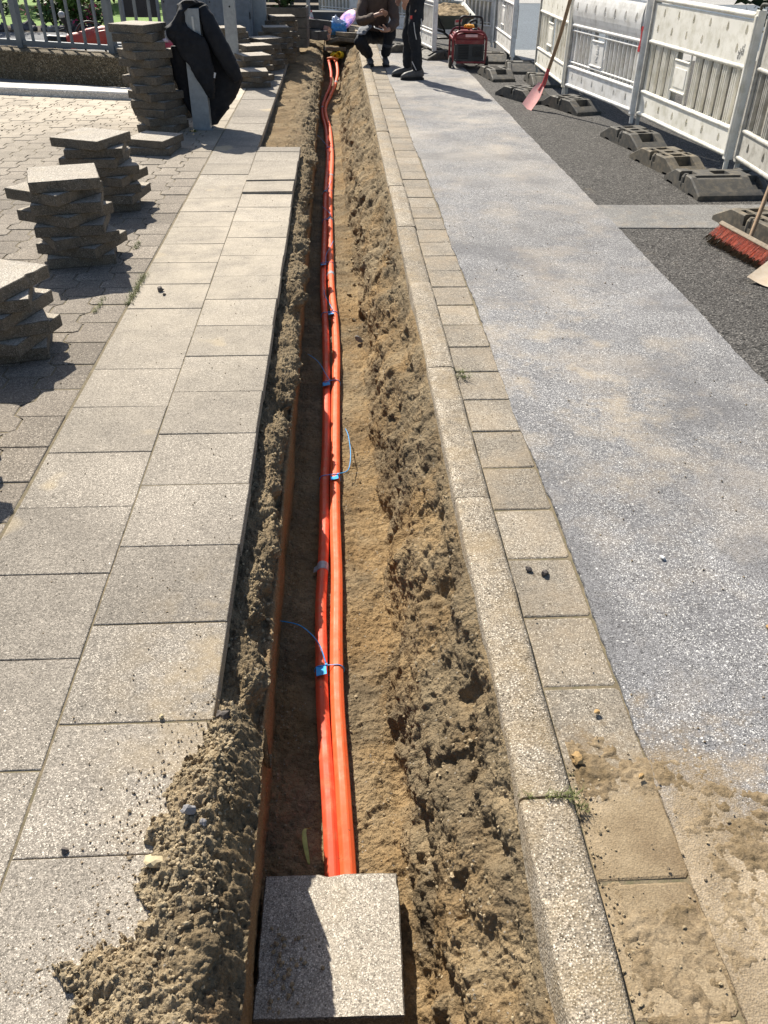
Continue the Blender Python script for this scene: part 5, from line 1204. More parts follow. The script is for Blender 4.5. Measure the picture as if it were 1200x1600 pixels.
def cloth_shell(name, mat, prof, parent, seed, nth=48, sub=7, amp=.014):
    """a hanging garment: closed sections (z, x left, x right, y front, y back) swept downward with folds"""
    A = np.array(prof); zs = np.linspace(0, len(prof) - 1, (len(prof) - 1) * sub + 1)
    Q = np.stack([np.interp(zs, range(len(prof)), A[:, k]) for k in range(5)], 1)
    P = []
    for z, xl, xr, yf, yb in Q:
        for k in range(nth):
            a = 2 * PI * k / nth; cx, sx = math.cos(a), math.sin(a)
            ex = math.copysign(abs(cx) ** .75, cx); ey = math.copysign(abs(sx) ** .75, sx)
            P.append(((xl + xr) / 2 + (xr - xl) / 2 * ex, (yf + yb) / 2 + (yb - yf) / 2 * ey, z))
    P = np.array(P); c = P.mean(0)
    d = fbm(P * np.array([1.6, 1.6, .45]), 9, 3, .55, seed) * amp + fbm(P, 22, 2, .5, seed + 5) * amp * .35
    rad_ = P - np.repeat(np.array([[(q[1] + q[2]) / 2, (q[3] + q[4]) / 2, q[0]] for q in Q]), nth, 0); rad_ /= np.linalg.norm(rad_, axis=1)[:, None] + 1e-6
    P = P + rad_ * d[:, None]
    mb = MB(); n = len(Q); mb.v = [tuple(p) for p in P]; mb.att = [.5] * len(P)
    for j in range(n - 1):
        for i in range(nth): mb.f.append((j * nth + i, j * nth + (i + 1) % nth, (j + 1) * nth + (i + 1) % nth, (j + 1) * nth + i)); mb.mi.append(0)
    mb.f += [tuple(reversed(range(nth))), tuple(range((n - 1) * nth, n * nth))]; mb.mi += [0, 0]
    return mb.build(name, mat, parent, smooth=True)
def jacket():
    root = empty('jacket', (PX, PY, 0)); tag(root, 'black padded jacket hung over the galvanised post', 'jacket')
    # back body hanging behind the post, wide toward the right
    cloth_shell('body', M_cloth, [(1.045, -.045, .075, .050, .10), (1.02, -.10, .13, .048, .14), (.92, -.17, .175, .05, .17), (.80, -.21, .23, .05, .18), (.66, -.20, .30, .05, .19), (.52, -.20, .375, .05, .19), (.42, -.21, .41, .05, .18), (.34, -.19, .38, .05, .17), (.20, -.13, .28, .05, .16), (.09, -.07, .17, .055, .14), (.025, -.02, .11, .06, .12)], root, 3, amp=.024)
    # hood pulled over the post top and down its front left
    cloth_shell('hood', M_cloth, [(1.06, -.05, .05, -.05, .10), (1.035, -.10, .10, -.035, .13), (.97, -.115, -.055, -.075, .12), (.90, -.17, -.05, -.085, .10), (.85, -.235, -.03, -.10, .10), (.80, -.225, .02, -.10, .08), (.74, -.19, .10, -.105, .06), (.70, -.17, .12, -.10, .06)], root, 8, amp=.018)
    # front flap falling across the post to the lower right
    cloth_shell('front_flap', M_cloth, [(.88, -.16, -.05, -.085, -.045), (.83, -.175, .03, -.10, -.045), (.775, -.17, .115, -.11, -.045), (.72, -.155, .14, -.115, -.045), (.62, -.115, .15, -.105, -.045), (.52, -.05, .16, -.10, -.045), (.42, .0, .16, -.09, -.035), (.34, .05, .16, -.075, -.02), (.27, .085, .15, -.05, .02)], root, 13, amp=.017)
    # right sleeve along the outer edge
    mb = MB(); pts = smoothpath([(.10, .02, 1.0), (.155, -.01, .90), (.20, -.02, .78), (.27, -.015, .64), (.34, 0, .50), (.375, .01, .42)], 6); mb.tube(pts, [.045 + .035 * math.sin(PI * i / (len(pts) - 1)) + .01 * mnoise.noise((i * .7, 0, 0)) for i in range(len(pts))], 14)
    mb.build('sleeve', M_cloth, root, smooth=True)
    cloth_shell('left_panel', M_lining, [(.70, -.22, -.06, -.03, .06), (.60, -.235, -.08, -.03, .06), (.44, -.225, -.075, -.02, .06), (.30, -.18, -.07, -.01, .06), (.16, -.12, -.075, .0, .06), (.10, -.095, -.08, .01, .05)], root, 17, amp=.008)
    mb = MB(); mb.box((.168, -.085, .475), (.028, .003, .045), (0, rad(18), 0)); mb.build('care_tag', simple('white_tag', (.6, .6, .6), .6), root)
jacket()

# ------------------------------------------------------------------ low wall, fence and edging of the garden
M_pebble = aggregate('pebbledash', (0.17, 0.135, 0.085), (0.40, 0.33, 0.23), (0.06, 0.048, 0.03), 60, .2, .3, .25, 1.0, bdist=.012, big=2.2, dust=(.11, .085, .05), dust_th=(.45, .7), dust_amt=.6)
def long_box(a, b, w, z0, z1, name, mat, parent=None, bumpy=0.0, nseg=40, bev=.004):
    a, b = Vector((*a, 0)), Vector((*b, 0)); d = (b - a).normalized(); nrm = Vector((-d.y, d.x, 0)); L = (b - a).length; mb = MB()
    prof = [(0, z0), (0, z0 + (z1 - z0) * .33), (0, z0 + (z1 - z0) * .66), (0, z1 - .012), (.012, z1), (w * .5, z1 + .002), (w - .012, z1), (w, z1 - .012), (w, z0)]
    def fn(i, j):
        q, z = prof[i]; p = a + d * (L * j / nseg) + nrm * q; k = bumpy * (mnoise.noise(p * 7 + Vector((0, 0, z * 7))) + .6 * mnoise.noise(p * 19 + Vector((0, 0, z * 19)))); return (p.x + nrm.x * k, p.y + nrm.y * k, z + (k if z > z0 + .01 else 0))
    mb.grid(len(prof), nseg + 1, fn); m = len(prof); mb.f += [tuple(range(m)), tuple(reversed(range(nseg * m, nseg * m + m)))]; mb.mi += [0, 0]
    return mb.build(name, mat, parent, smooth=True, autosmooth=40)
WA, WB = (-5.6, 12.42), (-2.22, 10.95)
o = long_box(WA, WB, .36, -.05, .345, 'garden_wall', M_pebble, None, .006, 160); tag(o, 'low pebble dashed wall carrying the steel railing', 'wall')
o = long_box((-5.6, 11.12), (-2.02, 10.27), .36, -.05, .075, 'concrete_edging', M_white_conc, None, .002, 60); struct(o, 'bright concrete edging in front of the pebble wall', 'edging')
M_rail = simple('shaded_railing_zinc', (0.17, 0.19, 0.205), 0.5, metal=.3, var=.12, scale=14)  # zinc darkened in its colour for the shade over the railing
def railing():
    root = empty('steel_railing', (WB[0], WB[1], 0)); tag(root, 'galvanised steel railing on the low pebble wall', 'railing')
    a = Vector((*WA, 0)); b = Vector((*WB, 0)); d = (a - b).normalized(); nrm = Vector((d.y, -d.x, 0)); off = nrm * -.10 if False else Vector((-d.y, d.x, 0)) * -.29
    ang = math.atan2(d.y, d.x); L = (a - b).length
    P = lambda s, z: d * s + off + Vector((0, 0, z))
    def bar(s0, s1, z, hh, w, name): mb = MB(); mb.box((P((s0 + s1) / 2, z)), (s1 - s0, w, hh), (0, 0, ang)); return mb.build(name, M_rail, root, bev=.003, seg=1)
    bar(0, L, .40, .055, .05, 'bottom_rail'); bar(0, L, .955, .05, .05, 'top_rail')
    s = .05; k = 0
    while s < L:
        if k % 7 == 3: mb = MB(); mb.box(P(s, .66), (.085, .085, .66), (0, 0, ang)); mb.build('rail_post', M_rail, root, bev=.004, seg=1)
        else: mb = MB(); mb.box(P(s, .68), (.030, .030, .53), (0, 0, ang)); mb.build('bar', M_rail, root, bev=.003, seg=1)
        s += .195; k += 1
railing()
# ------------------------------------------------------------------ garden behind the wall
M_lawn = simple('lawn', (0.13, 0.235, 0.03), .9, var=.3, scale=30, bump=.8, bscale=200)
struct(sheet('lawn', M_lawn, -30, -2.9, 18.6, 40, .02, 'lawn beyond the flower bed', 2, 2, 0, 0, 0), 'sunlit green lawn behind the flower bed', 'lawn')
M_bed = simple('bark_bed', (0.045, 0.033, 0.024), .95, var=.4, scale=20, bump=.8, bscale=60)
struct(sheet('flower_bed', M_bed, -14, -2.9, 17.35, 18.6, .035, 'dark flower bed', 2, 2, 0, 0, 0), 'dark planted bed before the lawn', 'bed')
M_gpath = aggregate('garden_path', (0.17, 0.175, 0.185), (.26, .26, .27), (.10, .10, .11), 90, .1, .15, .1, .3, attr='tint')
mb = MB(); R_ = random.Random(8)
for k in range(14):
    for r in range(2):
        mb.cur = R_.random(); x0 = -2.6 - .85 * k - .3 * r; y0 = 15.15 + 1.02 * r; mb.stone([(x0 - .84, y0), (x0, y0), (x0, y0 + 1.01), (x0 - .84, y0 + 1.01)], 0, .05, .004)
struct(mb.build('garden_path', M_gpath, attr='tint'), 'grey slabbed garden path', 'path')
long_box((-14, 15.02), (-2.6, 15.02), .10, -.05, .10, 'path_edging', M_galvd, None, 0, 8)['kind'] = 'structure'
struct(sheet('gravel_drive', M_patch, -14, -2.3, 11.2, 15.0, .02, 'grey yard surface behind the wall', 2, 2, 0, 0, 0), 'grey surface behind the wall', 'yard')
def leaf_cloud(mb, c, r, n, size, seed, squash=.8):
    R = random.Random(seed)
    lobes = [(Vector((R.gauss(0, .42), R.gauss(0, .42), R.gauss(0, .35))), R.uniform(.35, .6)) for _ in range(9)]
    for _ in range(n):
        lc, lr = lobes[R.randrange(9)]; v = Vector((R.gauss(0, 1), R.gauss(0, 1), R.gauss(0, 1))).normalized() * lr * R.uniform(.55, 1.05); p = lc + v
        p = Vector(c) + Vector((p.x * r, p.y * r, p.z * r * squash)); 
        if p.z < .02: p.z = .02 + R.random() * .05
        u = Vector((R.gauss(0, 1), R.gauss(0, 1), R.gauss(0, .7))).normalized(); w = u.cross(Vector((R.gauss(0, 1), R.gauss(0, 1), R.gauss(0, 1)))).normalized(); s = size * R.uniform(.6, 1.3)
        mb.add([p - u * s, p + w * s * .45, p + u * s, p - w * s * .45], [(0, 1, 2, 3)])
def leafy(name, col, var=.4):
    m = Mat(name, .6, 0, .3); f = m.noise(3, 4); c = m.ramp(f, [(.3, tuple(x * (1 - var) for x in col)), (.7, tuple(x * (1 + var) for x in col))])
    c = m.mix(1, c, m.ramp(m.noise(40, 2), [(.3, .7), (.7, 1.3)]), 'MULTIPLY'); m.base(c); return m.m
M_leafd = leafy('dark_foliage', (.022, .042, .016)); M_leaf = leafy('mid_foliage', (.045, .085, .022)); M_leafl = leafy('light_foliage', (.10, .17, .03)); M_flow = leafy('magenta_petals', (.42, .035, .11), .25)
M_bark = simple('bark', (.07, .05, .035), .9, var=.3, scale=20, bump=.5)
def shrub(x, y, r, h, mat, label, seed, n=900, flower=0, name='shrub', cat='shrub', size=.055, z=.03):
    root = empty(name, (x, y, z)); tag(root, label, cat); mb = MB(); R = random.Random(seed)
    for k in range(6): a = R.uniform(0, 6.28); mb.tube([(0, 0, 0), (math.cos(a) * r * .3, math.sin(a) * r * .3, h * .4), (math.cos(a) * r * .55, math.sin(a) * r * .55, h * .75)], [.014, .01, .004], 6)
    mb.build('stems', M_bark, root)
    mb = MB(); leaf_cloud(mb, (0, 0, h * .55), r, n, size, seed, h / r * .55); 
    k = len(mb.f)
    if flower: leaf_cloud(mb, (0, 0, h * .62), r * 1.0, flower, size * .6, seed + 1, h / r * .55); mb.mi = [0] * k + [1] * (len(mb.f) - k)
    mb.build('foliage', [mat, M_flow], root, normals=False)
shrub(-5.25, 18.1, .35, .55, M_leaf, 'small shrub with magenta flowers nearer the left railing post', 1, 500, 160)
shrub(-4.45, 17.7, .28, .42, M_leaf, 'small shrub with magenta flowers nearer the tall slab stack', 2, 420, 170)
shrub(-6.3, 17.9, .75, 1.6, M_leaf, 'tall leafy shrub behind the left railing post', 3, 2200)
shrub(-4.95, 18.3, .55, .9, M_leafl, 'light green bush between the two flowering shrubs', 4, 1300)
for k, (x, y, r, h) in enumerate(((-8.5, 24.5, 1.8, 3.0), (-5.6, 24.8, 1.9, 3.2), (-3.1, 25.2, 1.7, 3.0), (-11.5, 25, 2, 3.2))):
    shrub(x, y, r, h, M_leafd, ['dark hedge bush beyond the lawn, second from the left', 'dark hedge bush behind the middle of the lawn', 'dark hedge bush nearest the grey cabinet', 'dark hedge bush farthest left beyond the lawn'][k], 20 + k, 3200, size=.12, name='hedge_bush', cat='bush')
M_rock = [simple('garden_rock', (.15, .14, .145), .9, var=.3, scale=9, bump=.5, bscale=30), simple('garden_rock_pale', (.27, .26, .25), .9, var=.2, scale=9, bump=.5, bscale=30)]
R_ = random.Random(12); RK = []
for k in range(26):
    x = -6.9 + k * .145 + R_.uniform(-.05, .05); y = 17.45 + R_.uniform(0, .35); r = R_.uniform(.06, .13); mb = MB(); lump_mesh(mb, (0, 0, 0), r, 300 + k, .8, sub=2)
    o = mb.build('garden_rock', M_rock[1 if k % 5 == 2 else 0]); o.location = (x, y, .05 + r * .35); tag(o, 'rough garden rock edging the flower bed', 'rock', 'rocks along the flower bed')
# red machine lying behind the railing
def red_tool():
    root = empty('breaker_tool', (-3.62, 13.35, .02), rad(8)); tag(root, 'red and black power tool lying behind the railing', 'power tool')
    M_r = simple('tool_red', (.50, .07, .05), .45, var=.15, scale=9, dirt=(.3, .2, .15), dirt_amt=.4)
    mb = MB(); mb.lathe([(.06, -.30), (.095, -.27), (.10, -.05), (.12, 0), (.125, .22), (.10, .30), (.05, .32)], (.18, 0, .30), 18, M=Matrix.Rotation(rad(82), 4, 'Y')); b = mb.build('housing', M_r, root, smooth=True, autosmooth=40)
    mb = MB(); mb.box((.36, -.02, .30), (.20, .22, .20), (0, rad(-8), 0)); mb.build('motor_cover', M_r, root, bev=.03, smooth=True)
    mb = MB(); mb.lathe([(.03, 0), (.055, .03), (.05, .25), (.035, .30)], (-.10, 0, .275), 14, M=Matrix.Rotation(rad(-85), 4, 'Y')); mb.tube([(-.36, 0, .255), (-.62, 0, .235)], .022, 10); mb.build('chuck', M_blk, root, smooth=True, autosmooth=40)
    mb = MB(); mb.tube(smoothpath([(-.04, -.02, .30), (-.08, -.06, .44), (-.12, -.09, .56)], 5), [.030] * 8 + [.036] * 3, 10); hd = mb.build('side_handle', M_blk, root, smooth=True, autosmooth=50)
    mb = MB(); mb.lathe([(.02, 0), (.042, .02), (.044, .06), (.02, .085)], (-.12, -.09, .545), 12); mb.build('knob', simple('grey_knob', (.42, .42, .42), .5), hd, smooth=True)
    mb = MB(); mb.tube(smoothpath([(.02, .02, .38), (.08, .02, .46), (.2, .02, .50), (.34, .02, .46), (.42, .02, .38)], 5), .014, 8); mb.tube(smoothpath([(-.2, 0, .3), (-.22, -.02, .38), (-.12, -.05, .42)], 5), .012, 8); mb.tube([(.1, .06, .2), (.1, .08, 0)], .015, 6); mb.tube([(.36, .06, .2), (.4, .08, 0)], .015, 6); mb.tube([(-.3, .0, .24), (-.3, .05, 0)], .012, 6); mb.build('loop_handle', M_blk, root, smooth=True)
red_tool()
def red_box():
    root = empty('tool_case', (-2.45, 13.0, .02), rad(15)); tag(root, 'red and white plastic case half hidden behind the tall slab stack', 'case')
    M_r = simple('case_red', (.46, .05, .09), .45, var=.15); mb = MB(); mb.box((0, 0, .16), (.55, .36, .28)); mb.build('shell', M_r, root, bev=.03)
    mb = MB(); mb.box((-.05, -.02, .315), (.4, .3, .025)); mb.build('lid', simple('case_pink', (.62, .45, .46), .5), root, bev=.008)
    mb = MB(); mb.tube(smoothpath([(-.15, -.19, .2), (-.12, -.24, .22), (.12, -.24, .22), (.15, -.19, .2)], 5), .014, 8); mb.build('handle', M_blk, root)
red_box()
# ------------------------------------------------------------------ grey cabinet, planter and far clutter
def cabinet():
    root = empty('steel_cabinet', (-1.86, 14.1, 0), rad(4)); tag(root, 'large grey zinc cabinet with folding doors behind the jacket', 'cabinet')
    mb = MB(); mb.box((0, .25, .80), (1.30, .46, 1.56)); mb.build('body', M_galvd, root, bev=.004, seg=1)
    mb = MB(); mb.box((0, .25, .03), (1.24, .42, .08)); mb.build('plinth', M_dgrey, root)
    for k, x in enumerate((-.49, -.165, .165, .49)):
        mb = MB(); mb.box((x, .010, .83), (.305, .016, 1.42)); mb.box((x, -.002, .83), (.24, .008, 1.34)); dr = mb.build('door', M_galvd, root, bev=.003, seg=1)
        mb = MB(); mb.box((x + .12, -.012, .55), (.014, .016, .09)); mb.lathe([(.010, 0), (.010, .012)], (x - .12, -.006, .72), 10, M=Matrix.Rotation(rad(90), 4, 'X')); mb.build('handle', M_blk, dr)
    mb = MB(); mb.box((0, .25, 1.60), (1.36, .52, .03)); mb.build('roof', M_galvd, root)
cabinet()
def dark_panel():
    root = empty('notice_board', (-2.72, 13.6, 0), rad(3)); tag(root, 'dark framed board standing left of the grey cabinet', 'board'); mb = MB()
    mb.box((0, 0, .95), (.44, .03, .78)); mb.build('panel', simple('dark_panel', (.03, .03, .033), .35), root)
    for x in (-.24, .24): mb = MB(); mb.box((x, 0, .70), (.04, .05, 1.4)); mb.build('leg', M_galvd, root, bev=.003, seg=1)
dark_panel()
M_plank = simple('weathered_plank', (.115, .105, .09), .8, var=.25, scale=10, bump=.4, bscale=60, dirt=(.06, .055, .045), dirt_amt=.5)
def planter():
    root = empty('wooden_planter', (-.82, 15.7, 0), rad(-2)); tag(root, 'weathered wooden planter behind the farthest slab stack', 'planter')
    for y, nm in ((-.3, 'front_boards'), (.3, 'rear_boards')):
        mb = MB()
        for k in range(4): mb.box((0, y, .08 + .142 * k), (.74, .03, .136))
        mb.build(nm, M_plank, root, bev=.004, seg=1)
    for x in (-.36, .36):
        mb = MB()
        for k in range(4): mb.box((x, 0, .08 + .142 * k), (.03, .56, .136))
        mb.build('side_boards', M_plank, root, bev=.004, seg=1)
    mb = MB(); mb.box((0, 0, .5), (.68, .56, .04)); mb.build('potting_soil', M_bed, root)
planter()
shrub(-.88, 15.7, .38, .75, M_leaf, 'leafy plant growing in the wooden planter', 31, 1100, z=.5, size=.05, name='plant', cat='plant')
def simple_post(x, y, h, r, mat, label):
    root = empty('pole', (x, y, 0)); tag(root, label, 'pole'); mb = MB(); mb.tube([(0, 0, 0), (0, 0, h)], r, 14); mb.build('shaft', mat, root, smooth=True, autosmooth=40)
    mb = MB(); mb.lathe([(r * 2.2, 0), (r * 2.2, .015), (r * 1.15, .02), (r * 1.15, .06)], (0, 0, 0), 14); mb.build('base', mat, root)
simple_post(-.475, 17.3, 2.0, .035, M_galv, 'pale grey pole left of the bottle')
simple_post(.04, 19.6, 2.2, .05, M_wht, 'white pole behind the blue bag')
M_block = simple('dark_block', (.075, .073, .072), .85, var=.3, scale=12, bump=.4, bscale=60)
def block(x, y, z, d, rot, label, mat=None, name='kerb_block', cat='block'):
    mb = MB(); mb.box((0, 0, d[2] / 2), d); o = mb.build(name, mat or M_block, bev=.012, smooth=False); o.location = (x, y, z); o.rotation_euler = tuple(rad(a) for a in rot); tag(o, label, cat)
block(-.50, 16.95, 0, (.5, .22, .16), (0, 0, -12), 'dark stone block lowest of the pile at the trench end')
block(-.30, 17.0, .16, (.42, .2, .13), (0, 6, 18), 'dark stone block laid on top of the pile beneath the bottle')
block(-.62, 17.35, .0, (.3, .4, .22), (0, 0, 8), 'squarish dark block at the back of the pile')
block(-.28, 16.75, .0, (.22, .2, .14), (0, 0, 35), 'small grey cube beside the pile of dark blocks')
M_brick = simple('pink_brick', (.42, .24, .19), .85, var=.2, scale=18, bump=.4, bscale=90)
block(-.17, 16.85, .0, (.11, .24, .10), (8, 0, 15), 'broken pink brick standing beside the dark blocks', M_brick, 'brick', 'brick')
block(-.15, 16.95, .10, (.10, .2, .08), (-20, 10, -20), 'pink brick leaning over the first broken brick', M_brick, 'brick', 'brick')
block(-.18, 18.2, .0, (.9, .35, .34), (0, 0, -4), 'dark crate like box behind the bottle', M_dgrey, 'crate', 'crate')
def bottle():
    root = empty('water_bottle', (-.42, 17.15, .165)); tag(root, 'clear water bottle with a pink label standing on the dark blocks', 'bottle')
    g = simple('clear_plastic', (.62, .62, .62), .15, var=.05); mb = MB(); mb.lathe([(.032, 0), (.034, .02), (.034, .15), (.03, .18), (.013, .215), (.013, .235)], n=14); mb.build('body', g, root, smooth=True, autosmooth=40)
    mb = MB(); mb.lathe([(.0348, .08), (.0348, .15)], n=14); mb.build('paper_label', simple('pink_label', (.66, .33, .36), .5), root, smooth=True); mb = MB(); mb.lathe([(.015, .23), (.015, .255), (.01, .257)], n=12); mb.build('cap', simple('red_cap', (.6, .12, .12), .4), root, smooth=True, autosmooth=40)
bottle()
def bag():
    nu, nv = 48, 40; P = []
    for j in range(nv):
        t = j / (nv - 1); 
        for i in range(nu):
            a = 2 * PI * i / (nu - 1); r = .17 * math.sin(PI * min(1, .12 + t * .98)) ** .55 * (1 - .2 * t); z = .27 * t
            if t > .7: r *= 1 - (t - .7) * 1.9; z += (t - .7) * .35
            P.append((r * math.cos(a) * 1.15 + (t > .7) * (t - .7) * -.10, r * math.sin(a) * .9, z))
    P = np.array(P); seam = np.tile(np.concatenate([np.ones(nu - 1), [0]]), nv).astype(bool)
    c = np.array([0, 0, .13]); dv = P - c; dv /= np.linalg.norm(dv, axis=1)[:, None]; Pn = P.copy(); Pn[~seam] = P[np.where(~seam)[0] - (nu - 1)]
    P = Pn + dv * (np.abs(fbm(Pn, 11, 3, .6, 3)) * .06 - .02)[:, None]; P[:, 2] = np.maximum(P[:, 2], 0)
    m = Mat('blue_bag_film', .32, 0, .5); sx = m.n('SeparateXYZ'); tc = m.n('TexCoord'); m.l(tc.outputs['Object'], sx.inputs[0]); zf = m.math('ADD', sx.outputs['Z'], m.math('MULTIPLY', m.noise(9, 3), .12))
    m.base(m.ramp(m.math('MULTIPLY', zf, 2.4), [(0, (.02, .17, .52)), (.55, (.06, .30, .66)), (.74, (.55, .64, .80)), (1, (.80, .80, .86))])); m.bump(m.noise(30, 4), .4, .01)
    o = np_grid_object('plastic_bag', P, nu, nv, m.m); o.location = (.03, 17.6, .0); tag(o, 'crumpled blue plastic bag with a white top at the trench end', 'bag')
bag()
def disc():
    m = Mat('swirled_pink_plastic', .35, 0, .5); f = m.noise(7, 2, .5, dist=1.0); m.base(m.ramp(f, [(.36, (.22, .20, .70)), (.45, (.52, .26, .70)), (.52, (.78, .34, .62)), (.66, (.82, .55, .74))]))
    root = empty('throwing_disc', (.22, 17.75, .24)); root.rotation_euler = Vector((-.56, -.5, .67)).to_track_quat('Z', 'Y').to_euler(); tag(root, 'pink and purple swirled toy disc leaning behind the blue bag', 'disc')
    mb = MB(); mb.lathe([(.0, .012), (.10, .012), (.175, .010), (.195, 0), (.198, -.012)], n=40); o = mb.build('face', m.m, root, smooth=True, autosmooth=60)
    mb = MB(); mb.tube([(.195 * math.cos(2 * PI * k / 40), .195 * math.sin(2 * PI * k / 40), -.004) for k in range(40)], .010, 8, closed=True); mb.build('rim', simple('pale_pink_rim', (.75, .45, .62), .35), root, smooth=True)
disc()
def coupling():
    root = empty('pipe_coupling', (.015, 16.35, -.235)); tag(root, 'yellow pipe coupling at the far end of the trench', 'pipe coupling'); m = simple('yellow_plastic', (.78, .58, .03), .4, var=.1, scale=12)
    for k, (x, z, r, a) in enumerate(((-.035, .02, .062, 20), (.055, .045, .055, -25))):
        mb = MB(); M = Matrix.Rotation(rad(90 + a * .4), 4, 'X') @ Matrix.Rotation(rad(a), 4, 'Y'); mb.lathe([(r * .72, -.06), (r, -.06), (r, -.035), (r * .86, -.03), (r * .86, .03), (r, .035), (r, .06), (r * .72, .06), (r * .72, -.055)], (x, 0, z), 22, M=M); mb.build('sleeve', m, root, smooth=True, autosmooth=40)
coupling()
M_cable = simple('orange_cable', (.55, .16, .05), .5)
mb = MB(); mb.tube(smoothpath([(-.14, 16.1, -.22), (-.07, 16.0, -.20), (.0, 16.05, -.22), (.03, 16.3, -.25)], 6), .02, 8); tag(mb.build('pipe_stub', M_cable, smooth=True), 'short orange pipe stub beside the yellow coupling', 'pipe')
# fence and greenery behind everything
def far_fence():
    root = empty('dark_fence', (-1.5, 20.2, 0)); tag(root, 'dark slatted fence across the far end of the works', 'fence'); mb = MB()
    for k in range(5): mb.box((0, 0, .18 + .3 * k), (3.6, .03, .26))
    mb.build('boards', M_dgrey, root, bev=.004, seg=1)
    for x in (-1.8, -.6, .6, 1.8): mb = MB(); mb.box((x, .04, .8), (.09, .09, 1.6)); mb.build('post', M_blk, root)
far_fence()
for k, (x, y) in enumerate(((7.2, 14.8), (9.3, 15.4))):
    shrub(x, y, 1.3, 2.6, M_leafd, ['dark green bush over the road behind the cream barrier', 'dark green bush farther right over the road'][k], 60 + k, 2600, size=.11, z=-.03, name='hedge_bush', cat='bush')
# ------------------------------------------------------------------ people
def skinned(name, nodes, edges, root, mat, parent=None, sub=2, smooth_=True):
    """grow one continuous surface over a skeleton: nodes {key: (pos, radius or (rx, ry))}"""
    keys = list(nodes); idx = {k: i for i, k in enumerate(keys)}
    me = bpy.data.meshes.new(name); me.from_pydata([nodes[k][0] for k in keys], [(idx[a], idx[b]) for a, b in edges], [])
    o = bpy.data.objects.new(name, me); C.objects.link(o); sk = o.modifiers.new('skin', 'SKIN'); sk.use_smooth_shade = True
    if not me.skin_vertices: 
        bpy.context.view_layer.objects.active = o
    for k in keys:
        v = me.skin_vertices[0].data[idx[k]]; r = nodes[k][1]; v.radius = r if hasattr(r, '__len__') else (r, r); v.use_root = (k == root)
    s = o.modifiers.new('sub', 'SUBSURF'); s.levels = s.render_levels = sub
    dg = bpy.context.evaluated_depsgraph_get(); dg.update(); m2 = bpy.data.meshes.new_from_object(o.evaluated_get(dg)); o.modifiers.clear(); o.data = m2; bpy.data.meshes.remove(me)
    m2.materials.clear(); m2.materials.append(mat); m2.polygons.foreach_set('use_smooth', [True] * len(m2.polygons)); o.parent = parent; return o
def wrinkle(o, amp, scale, seed=0):
    me = o.data; n = len(me.vertices); co = np.zeros(n * 3); me.vertices.foreach_get('co', co); co = co.reshape(-1, 3); no = np.zeros(n * 3); me.vertices.foreach_get('normal', no); no = no.reshape(-1, 3)
    co = co + no * (fbm(co, scale, 3, .5, seed) * amp)[:, None]; me.vertices.foreach_set('co', co.ravel()); me.update()
M_skin = simple('skin', (.42, .24, .17), .55, var=.08, scale=20)
M_hair = simple('dark_hair', (.035, .025, .018), .7, var=.3, scale=60, bump=.4, bscale=150)
M_brown = simple('brown_jacket_cloth', (.088, .060, .046), .85, var=.2, scale=12, bump=.4, bscale=90)
M_navy = simple('dark_work_trousers', (.0125, .0145, .019), .85, var=.25, scale=12, bump=.4, bscale=90)
M_greyk = simple('grey_work_cloth', (.19, .20, .225), .85, var=.12, scale=12, bump=.3, bscale=90)
M_shoe = simple('work_boot', (.07, .072, .078), .6, var=.3, scale=14, bump=.3, bscale=80, dirt=(.2, .17, .13), dirt_amt=.5)
M_sole = simple('boot_sole', (.02, .02, .02), .8)
M_refl = simple('reflective_piping', (.5, .5, .5), .3)
def V(*a): return Vector(a)
def hand_nodes(nd, ed, wrist, wk, pd, side, curl, pre, s=1.0):
    """palm, four unequal fingers and a thumb; pd = pointing direction, side = thumb side, curl = direction fingers bend"""
    pd, side, curl = pd.normalized(), side.normalized(), curl.normalized()
    p1 = wrist + pd * .045 * s; p2 = wrist + pd * .085 * s
    nd[pre + 'p1'] = (p1, (.036 * s, .017 * s)); nd[pre + 'p2'] = (p2, (.038 * s, .015 * s)); ed += [(wk, pre + 'p1'), (pre + 'p1', pre + 'p2')]
def finger_mesh(mb, wrist, pd, side, curl, bend=.8, s=1.0):
    pd, side, curl = pd.normalized(), side.normalized(), curl.normalized(); base = wrist + pd * .088 * s
    for k, L in enumerate((.068, .078, .072, .056)):
        o = base + side * ((.027 - .018 * k) * s); pts = [o - pd * .02 * s, o]; d = pd.copy(); b = bend * (.8 + .12 * k)
        for f in (.45, .32, .24): d = (d * math.cos(b * .75) + curl * math.sin(b * .75)).normalized(); d0 = d; pts.append(pts[-1] + d0 * L * f * s); 
        mb.tube(smoothpath(pts, 3), [.0088 * s] * 4 + [.0084 * s] * 4 + [.0078 * s] * 3 + [.0070 * s, .0045 * s], 8)
    o = wrist + pd * .03 * s + side * .026 * s; mb.tube(smoothpath([o, o + (side * .7 + pd * .6).normalized() * .035 * s, o + (side * .5 + pd * .85 + curl * .3).normalized() * .062 * s, o + (side * .25 + pd * .9 + curl * .7).normalized() * .082 * s], 3), [.012 * s] * 4 + [.0105 * s] * 3 + [.009 * s, .008 * s, .005 * s], 8)
def join_fingers(body, mb):
    """weld finger geometry into the body mesh so the figure stays one mesh"""
    f = mb.build('tmp', body.data.materials[0], smooth=True); bm = bmesh.new(); bm.from_mesh(body.data); bm.from_mesh(f.data); bm.to_mesh(body.data); bm.free(); me = f.data; bpy.data.objects.remove(f); bpy.data.meshes.remove(me)
    body.data.polygons.foreach_set('use_smooth', [True] * len(body.data.polygons))
